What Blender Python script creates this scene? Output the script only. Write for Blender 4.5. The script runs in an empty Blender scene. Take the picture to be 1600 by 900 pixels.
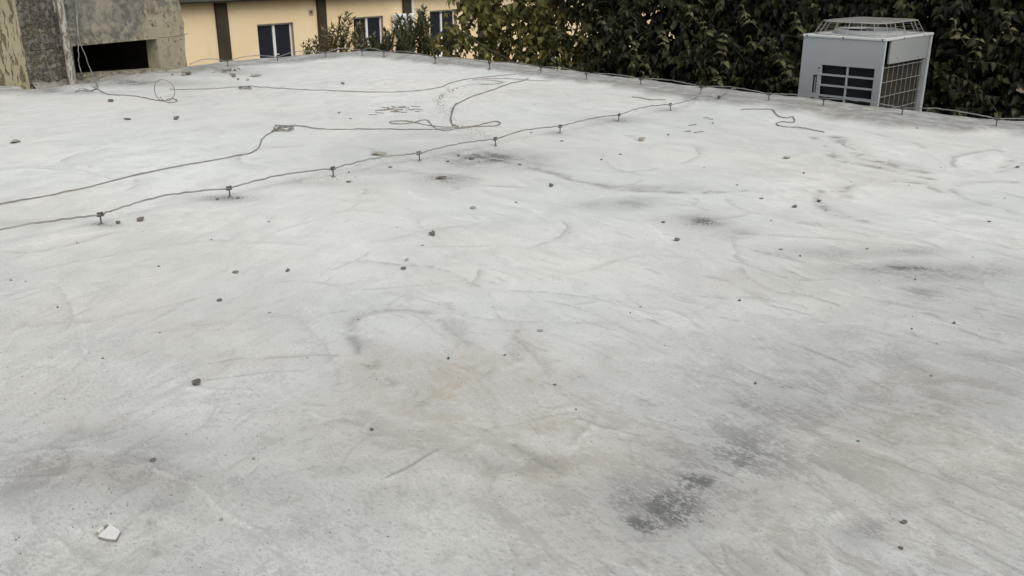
import bpy, math, random
import numpy as np
from mathutils import Vector, Matrix
random.seed(7); rng = np.random.default_rng(11)
R = math.radians
scene = bpy.context.scene
col = scene.collection

# ------------------------------------------------------------------ camera
H = 1.70                      # eye height above the roof
F = 1430.0                    # focal length in pixels of a 1600 px wide frame
PITCH = math.atan(515.0 / F)
cam_d = bpy.data.cameras.new('camera'); cam = bpy.data.objects.new('camera', cam_d); col.objects.link(cam)
cam.location = (0, 0, H); cam.rotation_euler = (math.pi / 2 - PITCH, 0, 0)
cam_d.sensor_width = 36.0; cam_d.lens = 36.0 * F / 1600.0; cam_d.clip_start = 0.05; cam_d.clip_end = 3000
scene.camera = cam

# ------------------------------------------------------------------ sky, sun, exposure
SUN_EL, SUN_AZ = R(48), R(150)          # azimuth clockwise from +Y: behind the viewer's right shoulder
world = bpy.data.worlds.new('World'); scene.world = world; world.use_nodes = True
wn = world.node_tree; wn.nodes.clear()
sky = wn.nodes.new('ShaderNodeTexSky'); sky.sky_type = 'NISHITA'; sky.sun_disc = False
sky.sun_elevation = SUN_EL; sky.sun_rotation = SUN_AZ
sky.air_density = 1.0; sky.dust_density = 4.0; sky.ozone_density = 1.0
hs = wn.nodes.new('ShaderNodeHueSaturation'); hs.inputs['Saturation'].default_value = 0.22
bg = wn.nodes.new('ShaderNodeBackground'); bg.inputs['Strength'].default_value = 0.11
wo = wn.nodes.new('ShaderNodeOutputWorld')
wn.links.new(sky.outputs[0], hs.inputs['Color']); wn.links.new(hs.outputs[0], bg.inputs[0]); wn.links.new(bg.outputs[0], wo.inputs[0])
sun_d = bpy.data.lights.new('sun', 'SUN'); sun_d.energy = 1.0; sun_d.angle = R(45); sun_d.color = (1.0, 0.965, 0.91)
sun = bpy.data.objects.new('sun', sun_d); col.objects.link(sun)
sd = Vector((math.sin(SUN_AZ) * math.cos(SUN_EL), math.cos(SUN_AZ) * math.cos(SUN_EL), math.sin(SUN_EL)))
sun.rotation_euler = (-sd).to_track_quat('-Z', 'Y').to_euler(); sun.location = (8, -10, 20)
vs = scene.view_settings
vs.view_transform = 'Standard'; vs.look = 'None'; vs.exposure = 0.28; vs.gamma = 1.0; vs.use_curve_mapping = False

# ------------------------------------------------------------------ survey helpers
CP, SP = math.cos(PITCH), math.sin(PITCH)
def ray(x, y):
    u = (x - 800) / F; v = -(y - 450) / F
    return Vector((u, CP + v * SP, -SP + v * CP))
def g(x, y, z=0.0):                       # where a sight line meets the level z
    d = ray(x, y); t = (z - H) / d.z
    return Vector((d.x * t, d.y * t, z))
def at(x, y, Y):                          # ... meets the plane at northing Y
    d = ray(x, y); t = Y / d.y
    return Vector((d.x * t, d.y * t, H + d.z * t))
def on_plane(x, y, p, n):                 # ... meets a vertical plane
    d = ray(x, y); o = Vector((0, 0, H))
    t = (p - o).dot(n) / d.dot(n)
    return o + d * t
def pxm(p): return (Vector(p) - Vector((0, 0, H))).length / F     # metres per photo pixel there

# ------------------------------------------------------------------ object helpers
def tag(o, label=None, cat=None, group=None, kind=None):
    if label: o['label'] = label
    if cat: o['category'] = cat
    if group: o['group'] = group
    if kind: o['kind'] = kind
    return o
def empty(name, loc, rz=0.0):
    o = bpy.data.objects.new(name, None); col.objects.link(o)
    o.location = loc; o.rotation_euler = (0, 0, rz); o.empty_display_size = 0.1
    return o
class MB:
    def __init__(s): s.v = []; s.f = []; s.sm = []
    def add(s, vs_, fs, smooth=False):
        b = len(s.v); s.v += [tuple(v) for v in vs_]
        s.f += [tuple(i + b for i in f) for f in fs]; s.sm += [smooth] * len(fs)
    def box(s, lo, hi):
        x0, y0, z0 = lo; x1, y1, z1 = hi
        s.add([(x0,y0,z0),(x1,y0,z0),(x1,y1,z0),(x0,y1,z0),(x0,y0,z1),(x1,y0,z1),(x1,y1,z1),(x0,y1,z1)],
              [(0,3,2,1),(4,5,6,7),(0,1,5,4),(1,2,6,5),(2,3,7,6),(3,0,4,7)])
        return s
    def bevbox(s, lo, hi, b):
        # box with chamfered vertical + horizontal edges (24 verts)
        x0,y0,z0 = lo; x1,y1,z1 = hi
        vs_ = []
        for (z, i) in ((z0, b), (z0 + b, 0), (z1 - b, 0), (z1, b)):
            vs_ += [(x0+b+i*0,y0+i,z),(x1-b,y0+i,z),(x1-i,y0+b,z),(x1-i,y1-b,z),(x1-b,y1-i,z),(x0+b,y1-i,z),(x0+i,y1-b,z),(x0+i,y0+b,z)]
        fs = [tuple(reversed(range(8))), tuple(range(24, 32))]
        for k in range(3):
            for j in range(8):
                a = k*8+j; c = k*8+(j+1) % 8
                fs.append((a, c, c+8, a+8))
        s.add(vs_, fs); return s
    def tube(s, pts, r, n=8, cap=True, smooth=True):
        pts = [Vector(p) for p in pts]; rr = r if isinstance(r, (list, tuple)) else [r] * len(pts)
        vs_ = []; up = Vector((0, 0, 1)); prev = None
        for i, p in enumerate(pts):
            t = (pts[min(i+1, len(pts)-1)] - pts[max(i-1, 0)])
            if t.length < 1e-9: t = Vector((0, 0, 1))
            t.normalize()
            if prev is None:
                a = up if abs(t.z) < 0.9 else Vector((1, 0, 0))
                u = t.cross(a).normalized()
            else:
                u = (prev - t * prev.dot(t))
                u = u.normalized() if u.length > 1e-6 else t.cross(up).normalized()
            prev = u; w = t.cross(u)
            for k in range(n):
                an = 2 * math.pi * k / n
                vs_.append(p + (u * math.cos(an) + w * math.sin(an)) * rr[i])
        fs = []
        for i in range(len(pts) - 1):
            for k in range(n):
                a = i*n+k; b = i*n+(k+1) % n
                fs.append((a, b, b+n, a+n))
        s.add(vs_, fs, smooth)
        if cap:
            m = (len(pts)-1) * n
            s.add(vs_[:n], [tuple(reversed(range(n)))]); s.add(vs_[m:m+n], [tuple(range(n))])
        return s
    def prism(s, poly, z0, z1):
        n = len(poly)
        vs_ = [(x, y, z0) for x, y in poly] + [(x, y, z1) for x, y in poly]
        fs = [tuple(reversed(range(n))), tuple(range(n, 2*n))] + [(i, (i+1) % n, (i+1) % n + n, i + n) for i in range(n)]
        s.add(vs_, fs); return s
    def build(s, name, mat, parent=None):
        me = bpy.data.meshes.new(name); me.from_pydata(s.v, [], s.f)
        me.polygons.foreach_set('use_smooth', s.sm); me.update()
        return link(name, me, mat, parent)
def link(name, me, mat, parent=None):
    if mat is not None and len(me.materials) == 0: me.materials.append(mat)
    o = bpy.data.objects.new(name, me); col.objects.link(o)
    if parent: o.parent = parent
    return o
def catmull(pts, k=6):
    pts = [Vector(p) for p in pts]
    if len(pts) < 3: return pts
    P = [pts[0]*2 - pts[1]] + pts + [pts[-1]*2 - pts[-2]]
    out = []
    for i in range(1, len(P) - 2):
        p0, p1, p2, p3 = P[i-1], P[i], P[i+1], P[i+2]
        for j in range(k):
            t = j / k
            out.append(0.5 * ((2*p1) + (p2-p0)*t + (2*p0-5*p1+4*p2-p3)*t*t + (3*p1-p0-3*p2+p3)*t*t*t))
    out.append(pts[-1]); return out

# ------------------------------------------------------------------ material helpers
class NT:
    def __init__(s, name, rough=0.8, spec=0.3):
        s.m = bpy.data.materials.new(name); s.m.use_nodes = True
        s.t = s.m.node_tree; s.n = s.t.nodes; s.b = s.n['Principled BSDF']
        s.b.inputs['Roughness'].default_value = rough
        s.b.inputs['Specular IOR Level'].default_value = spec
        s.pos = None
    def node(s, typ, **kw):
        nd = s.n.new(typ)
        for k, v in kw.items(): setattr(nd, k, v)
        return nd
    def put(s, sock, v):
        if isinstance(v, bpy.types.NodeSocket): s.t.links.new(v, sock)
        elif isinstance(v, (tuple, list)) and len(v) == 3 and sock.type == 'RGBA': sock.default_value = (*v, 1)
        else: sock.default_value = v
    def coord(s, kind='Object'):
        return s.node('ShaderNodeTexCoord').outputs[kind]
    def world(s):
        if s.pos is None: s.pos = s.node('ShaderNodeNewGeometry').outputs['Position']
        return s.pos
    def mapping(s, vec, scale=(1,1,1), rot=(0,0,0), loc=(0,0,0)):
        m = s.node('ShaderNodeMapping'); s.put(m.inputs['Vector'], vec)
        m.inputs['Scale'].default_value = scale; m.inputs['Rotation'].default_value = rot; m.inputs['Location'].default_value = loc
        return m.outputs[0]
    def noise(s, vec, scale, detail=4, rough=0.55, dist=0.0, out='Fac'):
        n = s.node('ShaderNodeTexNoise'); s.put(n.inputs['Vector'], vec)
        n.inputs['Scale'].default_value = scale; n.inputs['Detail'].default_value = detail
        n.inputs['Roughness'].default_value = rough; n.inputs['Distortion'].default_value = dist
        return n.outputs[out]
    def voro(s, vec, scale, feature='F1', rnd=1.0):
        n = s.node('ShaderNodeTexVoronoi', feature=feature); s.put(n.inputs['Vector'], vec)
        n.inputs['Scale'].default_value = scale; n.inputs['Randomness'].default_value = rnd
        return n.outputs['Distance']
    def math(s, op, a, b=0.0, c=0.0, clamp=False):
        n = s.node('ShaderNodeMath', operation=op); n.use_clamp = clamp
        s.put(n.inputs[0], a); s.put(n.inputs[1], b); s.put(n.inputs[2], c)
        return n.outputs[0]
    def step(s, v, lo, hi, a=0.0, b=1.0):
        n = s.node('ShaderNodeMapRange', interpolation_type='SMOOTHSTEP')
        s.put(n.inputs['Value'], v); n.inputs['From Min'].default_value = lo; n.inputs['From Max'].default_value = hi
        n.inputs['To Min'].default_value = a; n.inputs['To Max'].default_value = b
        return n.outputs[0]
    def mix(s, fac, a, b, mode='MIX'):
        n = s.node('ShaderNodeMix', data_type='RGBA', blend_type=mode)
        s.put(n.inputs[0], fac); s.put(n.inputs[6], a); s.put(n.inputs[7], b)
        return n.outputs[2]
    def attr(s, name):
        n = s.node('ShaderNodeAttribute', attribute_name=name); return n.outputs['Fac']
    def bump(s, h, strength=0.5, dist=0.01):
        n = s.node('ShaderNodeBump'); s.put(n.inputs['Height'], h)
        n.inputs['Strength'].default_value = strength; n.inputs['Distance'].default_value = dist
        s.t.links.new(n.outputs[0], s.b.inputs['Normal'])
    def color(s, v): s.put(s.b.inputs['Base Color'], v); return s
def mottled(name, c1, c2, scale=6.0, rough=0.8, bump=0.0, bscale=60.0, metal=0.0, spec=0.3):
    t = NT(name, rough, spec); p = t.coord()
    n = t.noise(p, scale, 6, 0.6)
    t.color(t.mix(t.step(n, 0.3, 0.7), c1, c2))
    t.b.inputs['Metallic'].default_value = metal
    if bump: t.bump(t.noise(p, bscale, 4, 0.6), bump, 0.004)
    return t.m

# ================================================================== GROUND AND ROOF
GZ = -3.25
def m_ground():
    t = NT('soil and dry grass', 0.95, 0.1); p = t.world()
    a = t.noise(p, 0.6, 6, 0.6); b = t.noise(p, 9, 6, 0.7)
    c = t.mix(t.step(a, 0.4, 0.6), (0.16, 0.125, 0.085), (0.075, 0.085, 0.035))
    t.color(t.mix(t.math('MULTIPLY', b, 0.6), c, (0.21, 0.18, 0.13))); t.bump(b, 0.6, 0.03); return t.m
gm = MB(); gm.add([(-900,-900,GZ),(900,-900,GZ),(900,900,GZ),(-900,900,GZ)], [(0,1,2,3)])
tag(gm.build('ground', m_ground()), kind='structure')

EDGE_PX = [(295,108),(345,101),(400,96.5),(455,91.5),(510,87),(560,83.5),(600,84.5),(660,90),(720,95.5),(780,101.5),(840,108.5),
           (920,118),(1000,128),(1100,141),(1180,150),(1250,157.5),(1330,167),(1400,176),(1500,187),(1600,196)]
edge = [g(x, y) for x, y in EDGE_PX]
dl = Vector((-math.cos(R(43)), -math.sin(R(43)), 0)); dr = Vector((math.cos(R(-42)), math.sin(R(-42)), 0))
edge = [edge[0] + dl * 11.5, edge[0] + dl * 6] + edge + [edge[-1] + dr * 4, edge[-1] + dr * 8]
EX = np.array([p.x for p in edge]); EY = np.array([p.y for p in edge])
EU = EX / np.maximum(EY, 1e-3)
ok = EY > 0.8
order = np.argsort(EU[ok]); EUs = EU[ok][order]; EYs = EY[ok][order]; EXs = EX[ok][order]
def edge_y(u):                             # depth at which the sight azimuth u leaves the roof
    u = np.asarray(u, float); i = np.clip(np.searchsorted(EUs, u) - 1, 0, len(EUs) - 2)
    x0, y0, x1, y1 = EXs[i], EYs[i], EXs[i+1], EYs[i+1]
    # (x0+s dx)/(y0+s dy)=u
    s = (u*y0 - x0) / ((x1-x0) - u*(y1-y0))
    return y0 + s*(y1-y0)
def edge_dist(x, y):
    d = np.full(np.shape(x), 1e9)
    for i in range(len(EX) - 1):
        ax, ay, bx, by = EX[i], EY[i], EX[i+1], EY[i+1]
        L = (bx-ax)**2 + (by-ay)**2
        t = np.clip(((x-ax)*(bx-ax) + (y-ay)*(by-ay)) / L, 0, 1)
        d = np.minimum(d, np.hypot(x-ax-t*(bx-ax), y-ay-t*(by-ay)))
    return d
NU, NR, YN = 800, 800, 1.7
U = np.concatenate([np.linspace(-1.35, -.68, 101)[:-1], np.linspace(-.68, .68, NU-200), np.linspace(.68, 1.35, 101)[1:]])
YM = edge_y(U)
tt = np.linspace(0, 1, NR)
YY = YN * (YM[None, :] / YN) ** tt[:, None]
XX = YY * U[None, :]
X = XX.ravel(); Y = YY.ravel(); N = X.size
# slow wobble of the trowel marks
def wob(x, y, s, ph):
    return np.sin(x*s+ph) * np.cos(y*s*1.13+ph*2.1) + 0.5*np.sin(x*s*2.3+y*s*1.7+ph*3.3) + 0.3*np.cos(x*s*4.7-y*s*3.9+ph)
Xw = X + 0.035*wob(X, Y, 2.2, 0.4) + 0.010*wob(X, Y, 9.0, 1.9); Yw = Y + 0.035*wob(X, Y, 2.0, 2.7) + 0.010*wob(X, Y, 8.0, 4.1)
A = {k: np.zeros(N) for k in ('dark', 'brown', 'light', 'scuff', 'lip', 'worn')}
Z = np.zeros(N)
def blob(k, cx, cy, rx, ry, s, pw=1.0):
    c = g(cx, cy); ax = g(cx+rx, cy) - c; ay = (g(cx, cy-ry) - g(cx, cy+ry)) * 0.5
    det = ax.x*ay.y - ax.y*ay.x
    dx = Xw - c.x; dy = Yw - c.y
    a = (dx*ay.y - dy*ay.x)/det; b = (-dx*ax.y + dy*ax.x)/det
    q = a*a + b*b
    if k == 'dark': s = min(1.0, s*1.7)
    A[k] = np.maximum(A[k], s*np.exp(-q**pw))
def tblob(k, x0, y0, x1, y1, w, s):        # elongated patch between two photo points, w metres half width
    stroke(k, [(x0,y0),(x1,y1)], w, s)
def seg_d(P, x, y):
    d = np.full(x.shape, 1e9)
    for (ax, ay), (bx, by) in zip(P, P[1:]):
        L = (bx-ax)**2+(by-ay)**2+1e-12
        t = np.clip(((x-ax)*(bx-ax)+(y-ay)*(by-ay))/L, 0, 1)
        d = np.minimum(d, np.hypot(x-ax-t*(bx-ax), y-ay-t*(by-ay)))
    return d
def wstroke(k, P, w, s, z=0.0):
    P = np.array(P); m = (X > P[:,0].min()-4*w-.1) & (X < P[:,0].max()+4*w+.1) & (Y > P[:,1].min()-4*w-.1) & (Y < P[:,1].max()+4*w+.1)
    if not m.any(): return
    d = seg_d(P, Xw[m], Yw[m]); e = np.exp(-(d/w)**2)
    if k: A[k][m] = np.maximum(A[k][m], s*e)
    if z: Z[m] += z*e
def lap(k, P, w, s, side=1.0):           # trowel lap: crisp on one side, fading on the other
    P = np.array(P); m = (X > P[:,0].min()-3*w) & (X < P[:,0].max()+3*w) & (Y > P[:,1].min()-3*w) & (Y < P[:,1].max()+3*w)
    if not m.any(): return
    x, y = Xw[m], Yw[m]; d = np.full(x.shape, 1e9); sg = np.zeros(x.shape); al = np.zeros(x.shape); n_ = len(P)-1
    for i, ((ax, ay), (bx, by)) in enumerate(zip(P, P[1:])):
        L = (bx-ax)**2+(by-ay)**2+1e-12; t = np.clip(((x-ax)*(bx-ax)+(y-ay)*(by-ay))/L, 0, 1)
        dd = np.hypot(x-ax-t*(bx-ax), y-ay-t*(by-ay)); cr = (bx-ax)*(y-ay)-(by-ay)*(x-ax)
        u = dd < d; d = np.where(u, dd, d); sg = np.where(u, np.sign(cr)*side, sg); al = np.where(u, (i+t)/n_, al)
    e = np.where(sg > 0, np.exp(-d/(w*.55)), np.exp(-(d/.004)**2)) * np.clip(np.sin(math.pi*np.clip(al, 0.0, 1))*2.2, 0, 1)
    A[k][m] = np.maximum(A[k][m], s*e)
    Z[m] += (.0005 if k == 'light' else -.0005)*s*e
def stroke(k, pts, w, s, z=0.0):
    P = catmull([g(x, y) for x, y in pts], 5)
    wstroke(k, [(p.x, p.y) for p in P], w, s, z)

# grime patches where they lie on this roof
for a in [(760,247,75,13,.62),(690,281,40,8,.5),(815,258,50,8,.4),(600,268,60,5,.25),(500,285,70,5,.22),(357,309,36,5,.5),(158,352,20,4,.4),
          (1100,347,36,9,.62),(970,318,52,7,.42),(1150,366,32,7,.36),(1010,292,60,4,.25),(1060,790,80,46,1.0),(1095,752,44,22,.8),(1020,815,50,24,.75),(985,775,60,30,.5),
          (1430,421,120,9,.55),(1300,396,62,9,.4),(1415,392,50,7,.4),(1440,458,50,15,.42),(1545,428,70,8,.4),(1590,505,50,14,.35),
          (1232,606,34,8,.5),(1150,640,80,14,.45),(1060,625,60,10,.3),(120,745,130,26,.36),(40,768,70,14,.34),(230,790,50,10,.3),(1350,830,26,16,.45),(1400,800,30,8,.35),
          (455,832,44,12,.32),(240,690,120,20,.3),(800,720,90,12,.3),(1500,320,60,6,.2),(640,770,80,16,.2),(560,720,60,12,.28),(1270,560,90,10,.3),(1490,600,90,12,.3),
          (720,215,70,8,.2),(1122,159,24,3,.35),(966,188,30,4,.5),(1047,172,20,3,.4),(875,209,18,4,.35),(1500,760,100,24,.22),(1230,640,170,40,.42),(1330,560,230,40,.26),(1150,720,110,60,.5),(1400,625,200,34,.32),(120,735,180,30,.40),(900,800,120,36,.26),(1480,430,130,16,.45),(1020,805,150,56,.34),(1250,610,110,24,.32),(1480,470,130,34,.2),(60,765,150,28,.32),(1580,600,90,40,.28),(1560,560,80,20,.3),(480,690,200,26,.16),(700,240,160,18,.22),(320,750,160,26,.2),(1290,745,90,30,.25),(1320,690,120,16,.25),(900,600,60,10,.2),(325,112,60,4.5,.8),(200,130,90,4,.7),(60,144,80,3,.8),(40,345,60,4,.2)]:
    a = list(a); a[2] *= 1.35; a[3] *= 1.35; blob('dark', *a)
for a in [(720,600,150,62,.62),(850,655,70,22,.75),(600,560,60,26,.5),(815,560,36,70,.35),(840,725,110,36,.5),(700,690,80,18,.4),(400,565,120,10,.32),(1450,610,190,44,.3),
          (1330,650,160,40,.25),(880,735,60,20,.5),(130,740,120,24,.4),(1000,690,120,30,.3),(1420,700,260,110,.38),(1150,800,300,110,.22),(760,640,230,90,.35),(950,720,160,50,.35),(60,620,140,60,.16),(1180,440,90,20,.2),(300,520,200,60,.15)]:
    blob('brown', *a)
for a in [(1172,742,46,26,.8),(1325,808,44,18,.8),(1370,238,70,16,.6),(1530,250,60,14,.5),(1470,330,80,22,.6),(1330,310,50,14,.5),(640,515,84,22,.28),(640,130,260,34,.5),
          (240,260,240,60,.5),(860,610,40,12,.3),(90,850,120,40,.45),(350,850,60,30,.3),(1420,870,90,24,.5),(1080,500,70,16,.35),(1200,480,90,14,.4),(1000,170,120,12,.4),(900,410,160,50,.35),
          (560,440,90,16,.35),(820,790,90,22,.35),(620,850,80,30,.25),(1290,470,80,12,.4),(300,330,150,40,.4),(500,380,140,40,.35),(1250,300,150,40,.5),(1510,370,100,26,.55),(200,450,150,40,.3),(750,470,120,30,.35),(1000,450,120,24,.35),(300,640,160,40,.3)]:
    blob('light', *a)
# granular, worn screed: heaviest toward the viewer's end of the roof
A['worn'] = np.clip(0.85*(1 - np.clip((Y-2.2)/3.6, 0, 1)) + 0.25*np.clip(X/3.0, 0, 1)*np.clip((7-Y)/4, 0, 1), 0, 1)
# trowel sweeps one can pick out
S = [([(548,530),(552,500),(590,487),(650,490),(700,510),(735,535)], .035, .6),([(552,530),(575,565),(620,600),(660,625)], .04, .85),
     ([(0,722),(60,712),(150,705),(215,715),(250,735)], .018, .5),([(205,800),(228,840),(232,875)], .012, .8),([(250,735),(300,762),(360,800),(400,830)], .014, .55),
     ([(1130,770),(1180,815),(1240,860),(1300,900)], .010, 1.0),([(1275,215),(1285,235),(1310,250),(1370,262),(1460,280)], .05, .55),([(1312,215),(1325,235),(1360,250),(1440,268)], .08, .6),
     ([(1280,300),(1283,320),(1310,335),(1350,345)], .05, .5),([(1330,310),(1325,295),(1370,284),(1440,287),(1480,300)], .045, .5),([(1500,300),(1520,285),(1580,283)], .04, .4),
     ([(1500,300),(1510,312),(1570,326)], .03, .4),([(1490,260),(1500,245),(1560,235),(1578,245),(1570,262)], .035, .4),([(1160,366),(1290,372),(1420,380)], .02, .3),
     ([(830,262),(900,280),(980,296),(1060,300),(1160,298)], .05, .5),([(700,300),(740,292),(830,292)], .02, .4),([(900,650),(1000,690),(1100,740)], .014, .55),
     ([(500,625),(530,650),(570,665)], .02, .6),([(600,745),(650,720),(680,705)], .010, .9),([(800,690),(850,720),(880,740)], .016, .8),([(770,665),(830,655),(900,640)], .014, .6),
     ([(800,520),(795,545),(812,562)], .02, .6),([(690,480),(700,500),(730,520)], .03, .45),([(0,520),(80,500),(200,490),(330,460)], .03, .3),([(330,565),(420,560),(520,560)], .014, .6),
     ([(340,590),(430,585),(480,580)], .012, .5),([(1000,560),(1040,580),(1100,610),(1200,660)], .018, .4),([(1110,430),(1150,445),(1200,470)], .02, .4),([(1380,470),(1440,485),(1530,500)], .02, .5),
     ([(560,455),(640,450),(720,440)], .02, .35),([(1010,385),(1040,400),(1100,405)], .03, .3),([(200,395),(320,380),(460,378)], .016, .25),([(0,455),(150,440),(250,430)], .012, .2)]
for pts, w, s in S:
    if pts[0][1] < 400: s = min(1.0, s*1.6)
    stroke('scuff', pts, w, s, -0.0015)
    stroke('light', [(x+3, y+max(2, w*60)) for x, y in pts], w*0.7, s*0.45, 0.001)
    Pw = [(p.x, p.y) for p in catmull([g(x, y) for x, y in pts], 5)]
    lap('scuff', Pw, w*2.4, min(1, s*1.2), 1); lap('light', Pw, w*2.0, min(1, s*1.0), -1)
# raised plaster ridges left at the edge of a pass
for pts, w, s in [([(-20,728),(0,722),(60,712),(150,705),(215,715),(250,735),(300,762),(360,800),(400,830)], .016, .9),([(-20,760),(30,756),(78,752)], .012, .8),([(600,747),(640,726),(682,704)], .011, 1.0),
                  ([(500,640),(520,655),(560,672),(600,680)], .012, .7),([(900,655),(960,675),(1010,690)], .012, .8),([(1130,672),(1150,684),(1185,705)], .012, .9),([(1010,575),(1040,590),(1075,605)], .014, .6),
                  ([(1560,520),(1500,505),(1430,480),(1400,470)], .014, .6),([(870,640),(905,635),(925,655),(900,690)], .02, .4),([(1155,745),(1165,725),(1190,722),(1215,738)], .02, .6),([(1300,810),(1325,800),(1360,806)], .02, .6),
                  ([(1290,832),(1300,860),(1310,890)], .016, .5),([(300,600),(350,607),(400,612)], .012, .5),([(205,800),(225,835),(232,875)], .010, .4)]:
    stroke('light', pts, w, s, .0045)
    Pw = [(p.x, p.y) for p in catmull([g(x, y) for x, y in pts], 5)]; lap('scuff', Pw, w*3.5, s*.7, -1)
# the many faint sweeps of the float
for i in range(440):
    u = rng.uniform(-0.62, 0.62) if i < 300 else rng.choice((-1, 1))*rng.uniform(.62, 1.3); y = math.exp(rng.uniform(math.log(2.0), math.log(14))); cx, cy = u*y, y
    r = rng.uniform(.22, 1.0); a0 = rng.uniform(0, 6.28); sp = rng.uniform(.6, 2.0); el = rng.uniform(.5, 1.0); ro = rng.uniform(0, 3.14)
    an = np.linspace(a0, a0+sp, 12); px = r*np.cos(an); py = r*el*np.sin(an)
    P = np.c_[cx+px*math.cos(ro)-py*math.sin(ro), cy+px*math.sin(ro)+py*math.cos(ro)]
    w = rng.uniform(.02, .10)*min(1.6, max(.8, y/5)); s = rng.uniform(.15, .65)*(1 if y > 3.5 else .8)
    lap('scuff' if rng.random() < .6 else 'light', P, w, s, 1 if rng.random() < .5 else -1)
# straight drags: down to the right over most of the roof, the other way on the left bay
for i in range(1700):
    y = math.exp(rng.uniform(math.log(1.95), math.log(6.5))); cx = (rng.uniform(-.60, .62) if i < 1200 else rng.choice((-1, 1))*rng.uniform(.6, 1.3))*y
    th = R(rng.normal(-52, 10)) if cx > -.7 + rng.normal(0, .25) else R(rng.normal(66, 9))
    L = rng.uniform(.08, .5); bend = rng.normal(0, .06)
    P = [(cx+math.cos(th)*L*q - math.sin(th)*bend*L*(4*q*q-1), y+math.sin(th)*L*q + math.cos(th)*bend*L*(4*q*q-1)) for q in np.linspace(-.5, .5, 6)]
    right = .55 + .45*min(1, max(0, (cx/y+.1)/.4))
    if rng.random() < .55: lap('scuff', P, rng.uniform(.004, .028), rng.uniform(.25, 1.0)*right, 1 if rng.random() < .5 else -1)
    else: lap('light', P, rng.uniform(.004, .028), rng.uniform(.3, 1.0)*right, 1 if rng.random() < .5 else -1)
ed = edge_dist(X, Y)
lipw = 1.0 + 0.36*wob(X, Y, 1.6, 5.1)*.5
lip = np.clip(4.5*(1 - ed/np.maximum(lipw, .2)), 0, 1); lip = lip*lip*(3-2*lip)
A['lip'] = lip
for pts, w, st in (([(225,121),(262,116.5),(300,110.5),(350,104.5),(405,98.5),(440,94)], .42, 1.0), ([(-40,146),(48,144.5),(113,137.5),(180,128),(250,117.5)], .20, .95)):
    stroke('lip', pts, w, st)
Z += 0.045*lip + 0.010*lip*wob(X, Y, 3.1, 0.7)
fade = np.minimum(1, np.minimum((Y-YN)/0.3, (1.35-np.abs(X/Y))/0.05)); fade = np.clip(fade, 0, 1)
Z = Z*fade + fade*(0.0015*wob(X, Y, 1.1, 3.0) + 0.0005*wob(X, Y, 4.3, 6.0))
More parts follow.
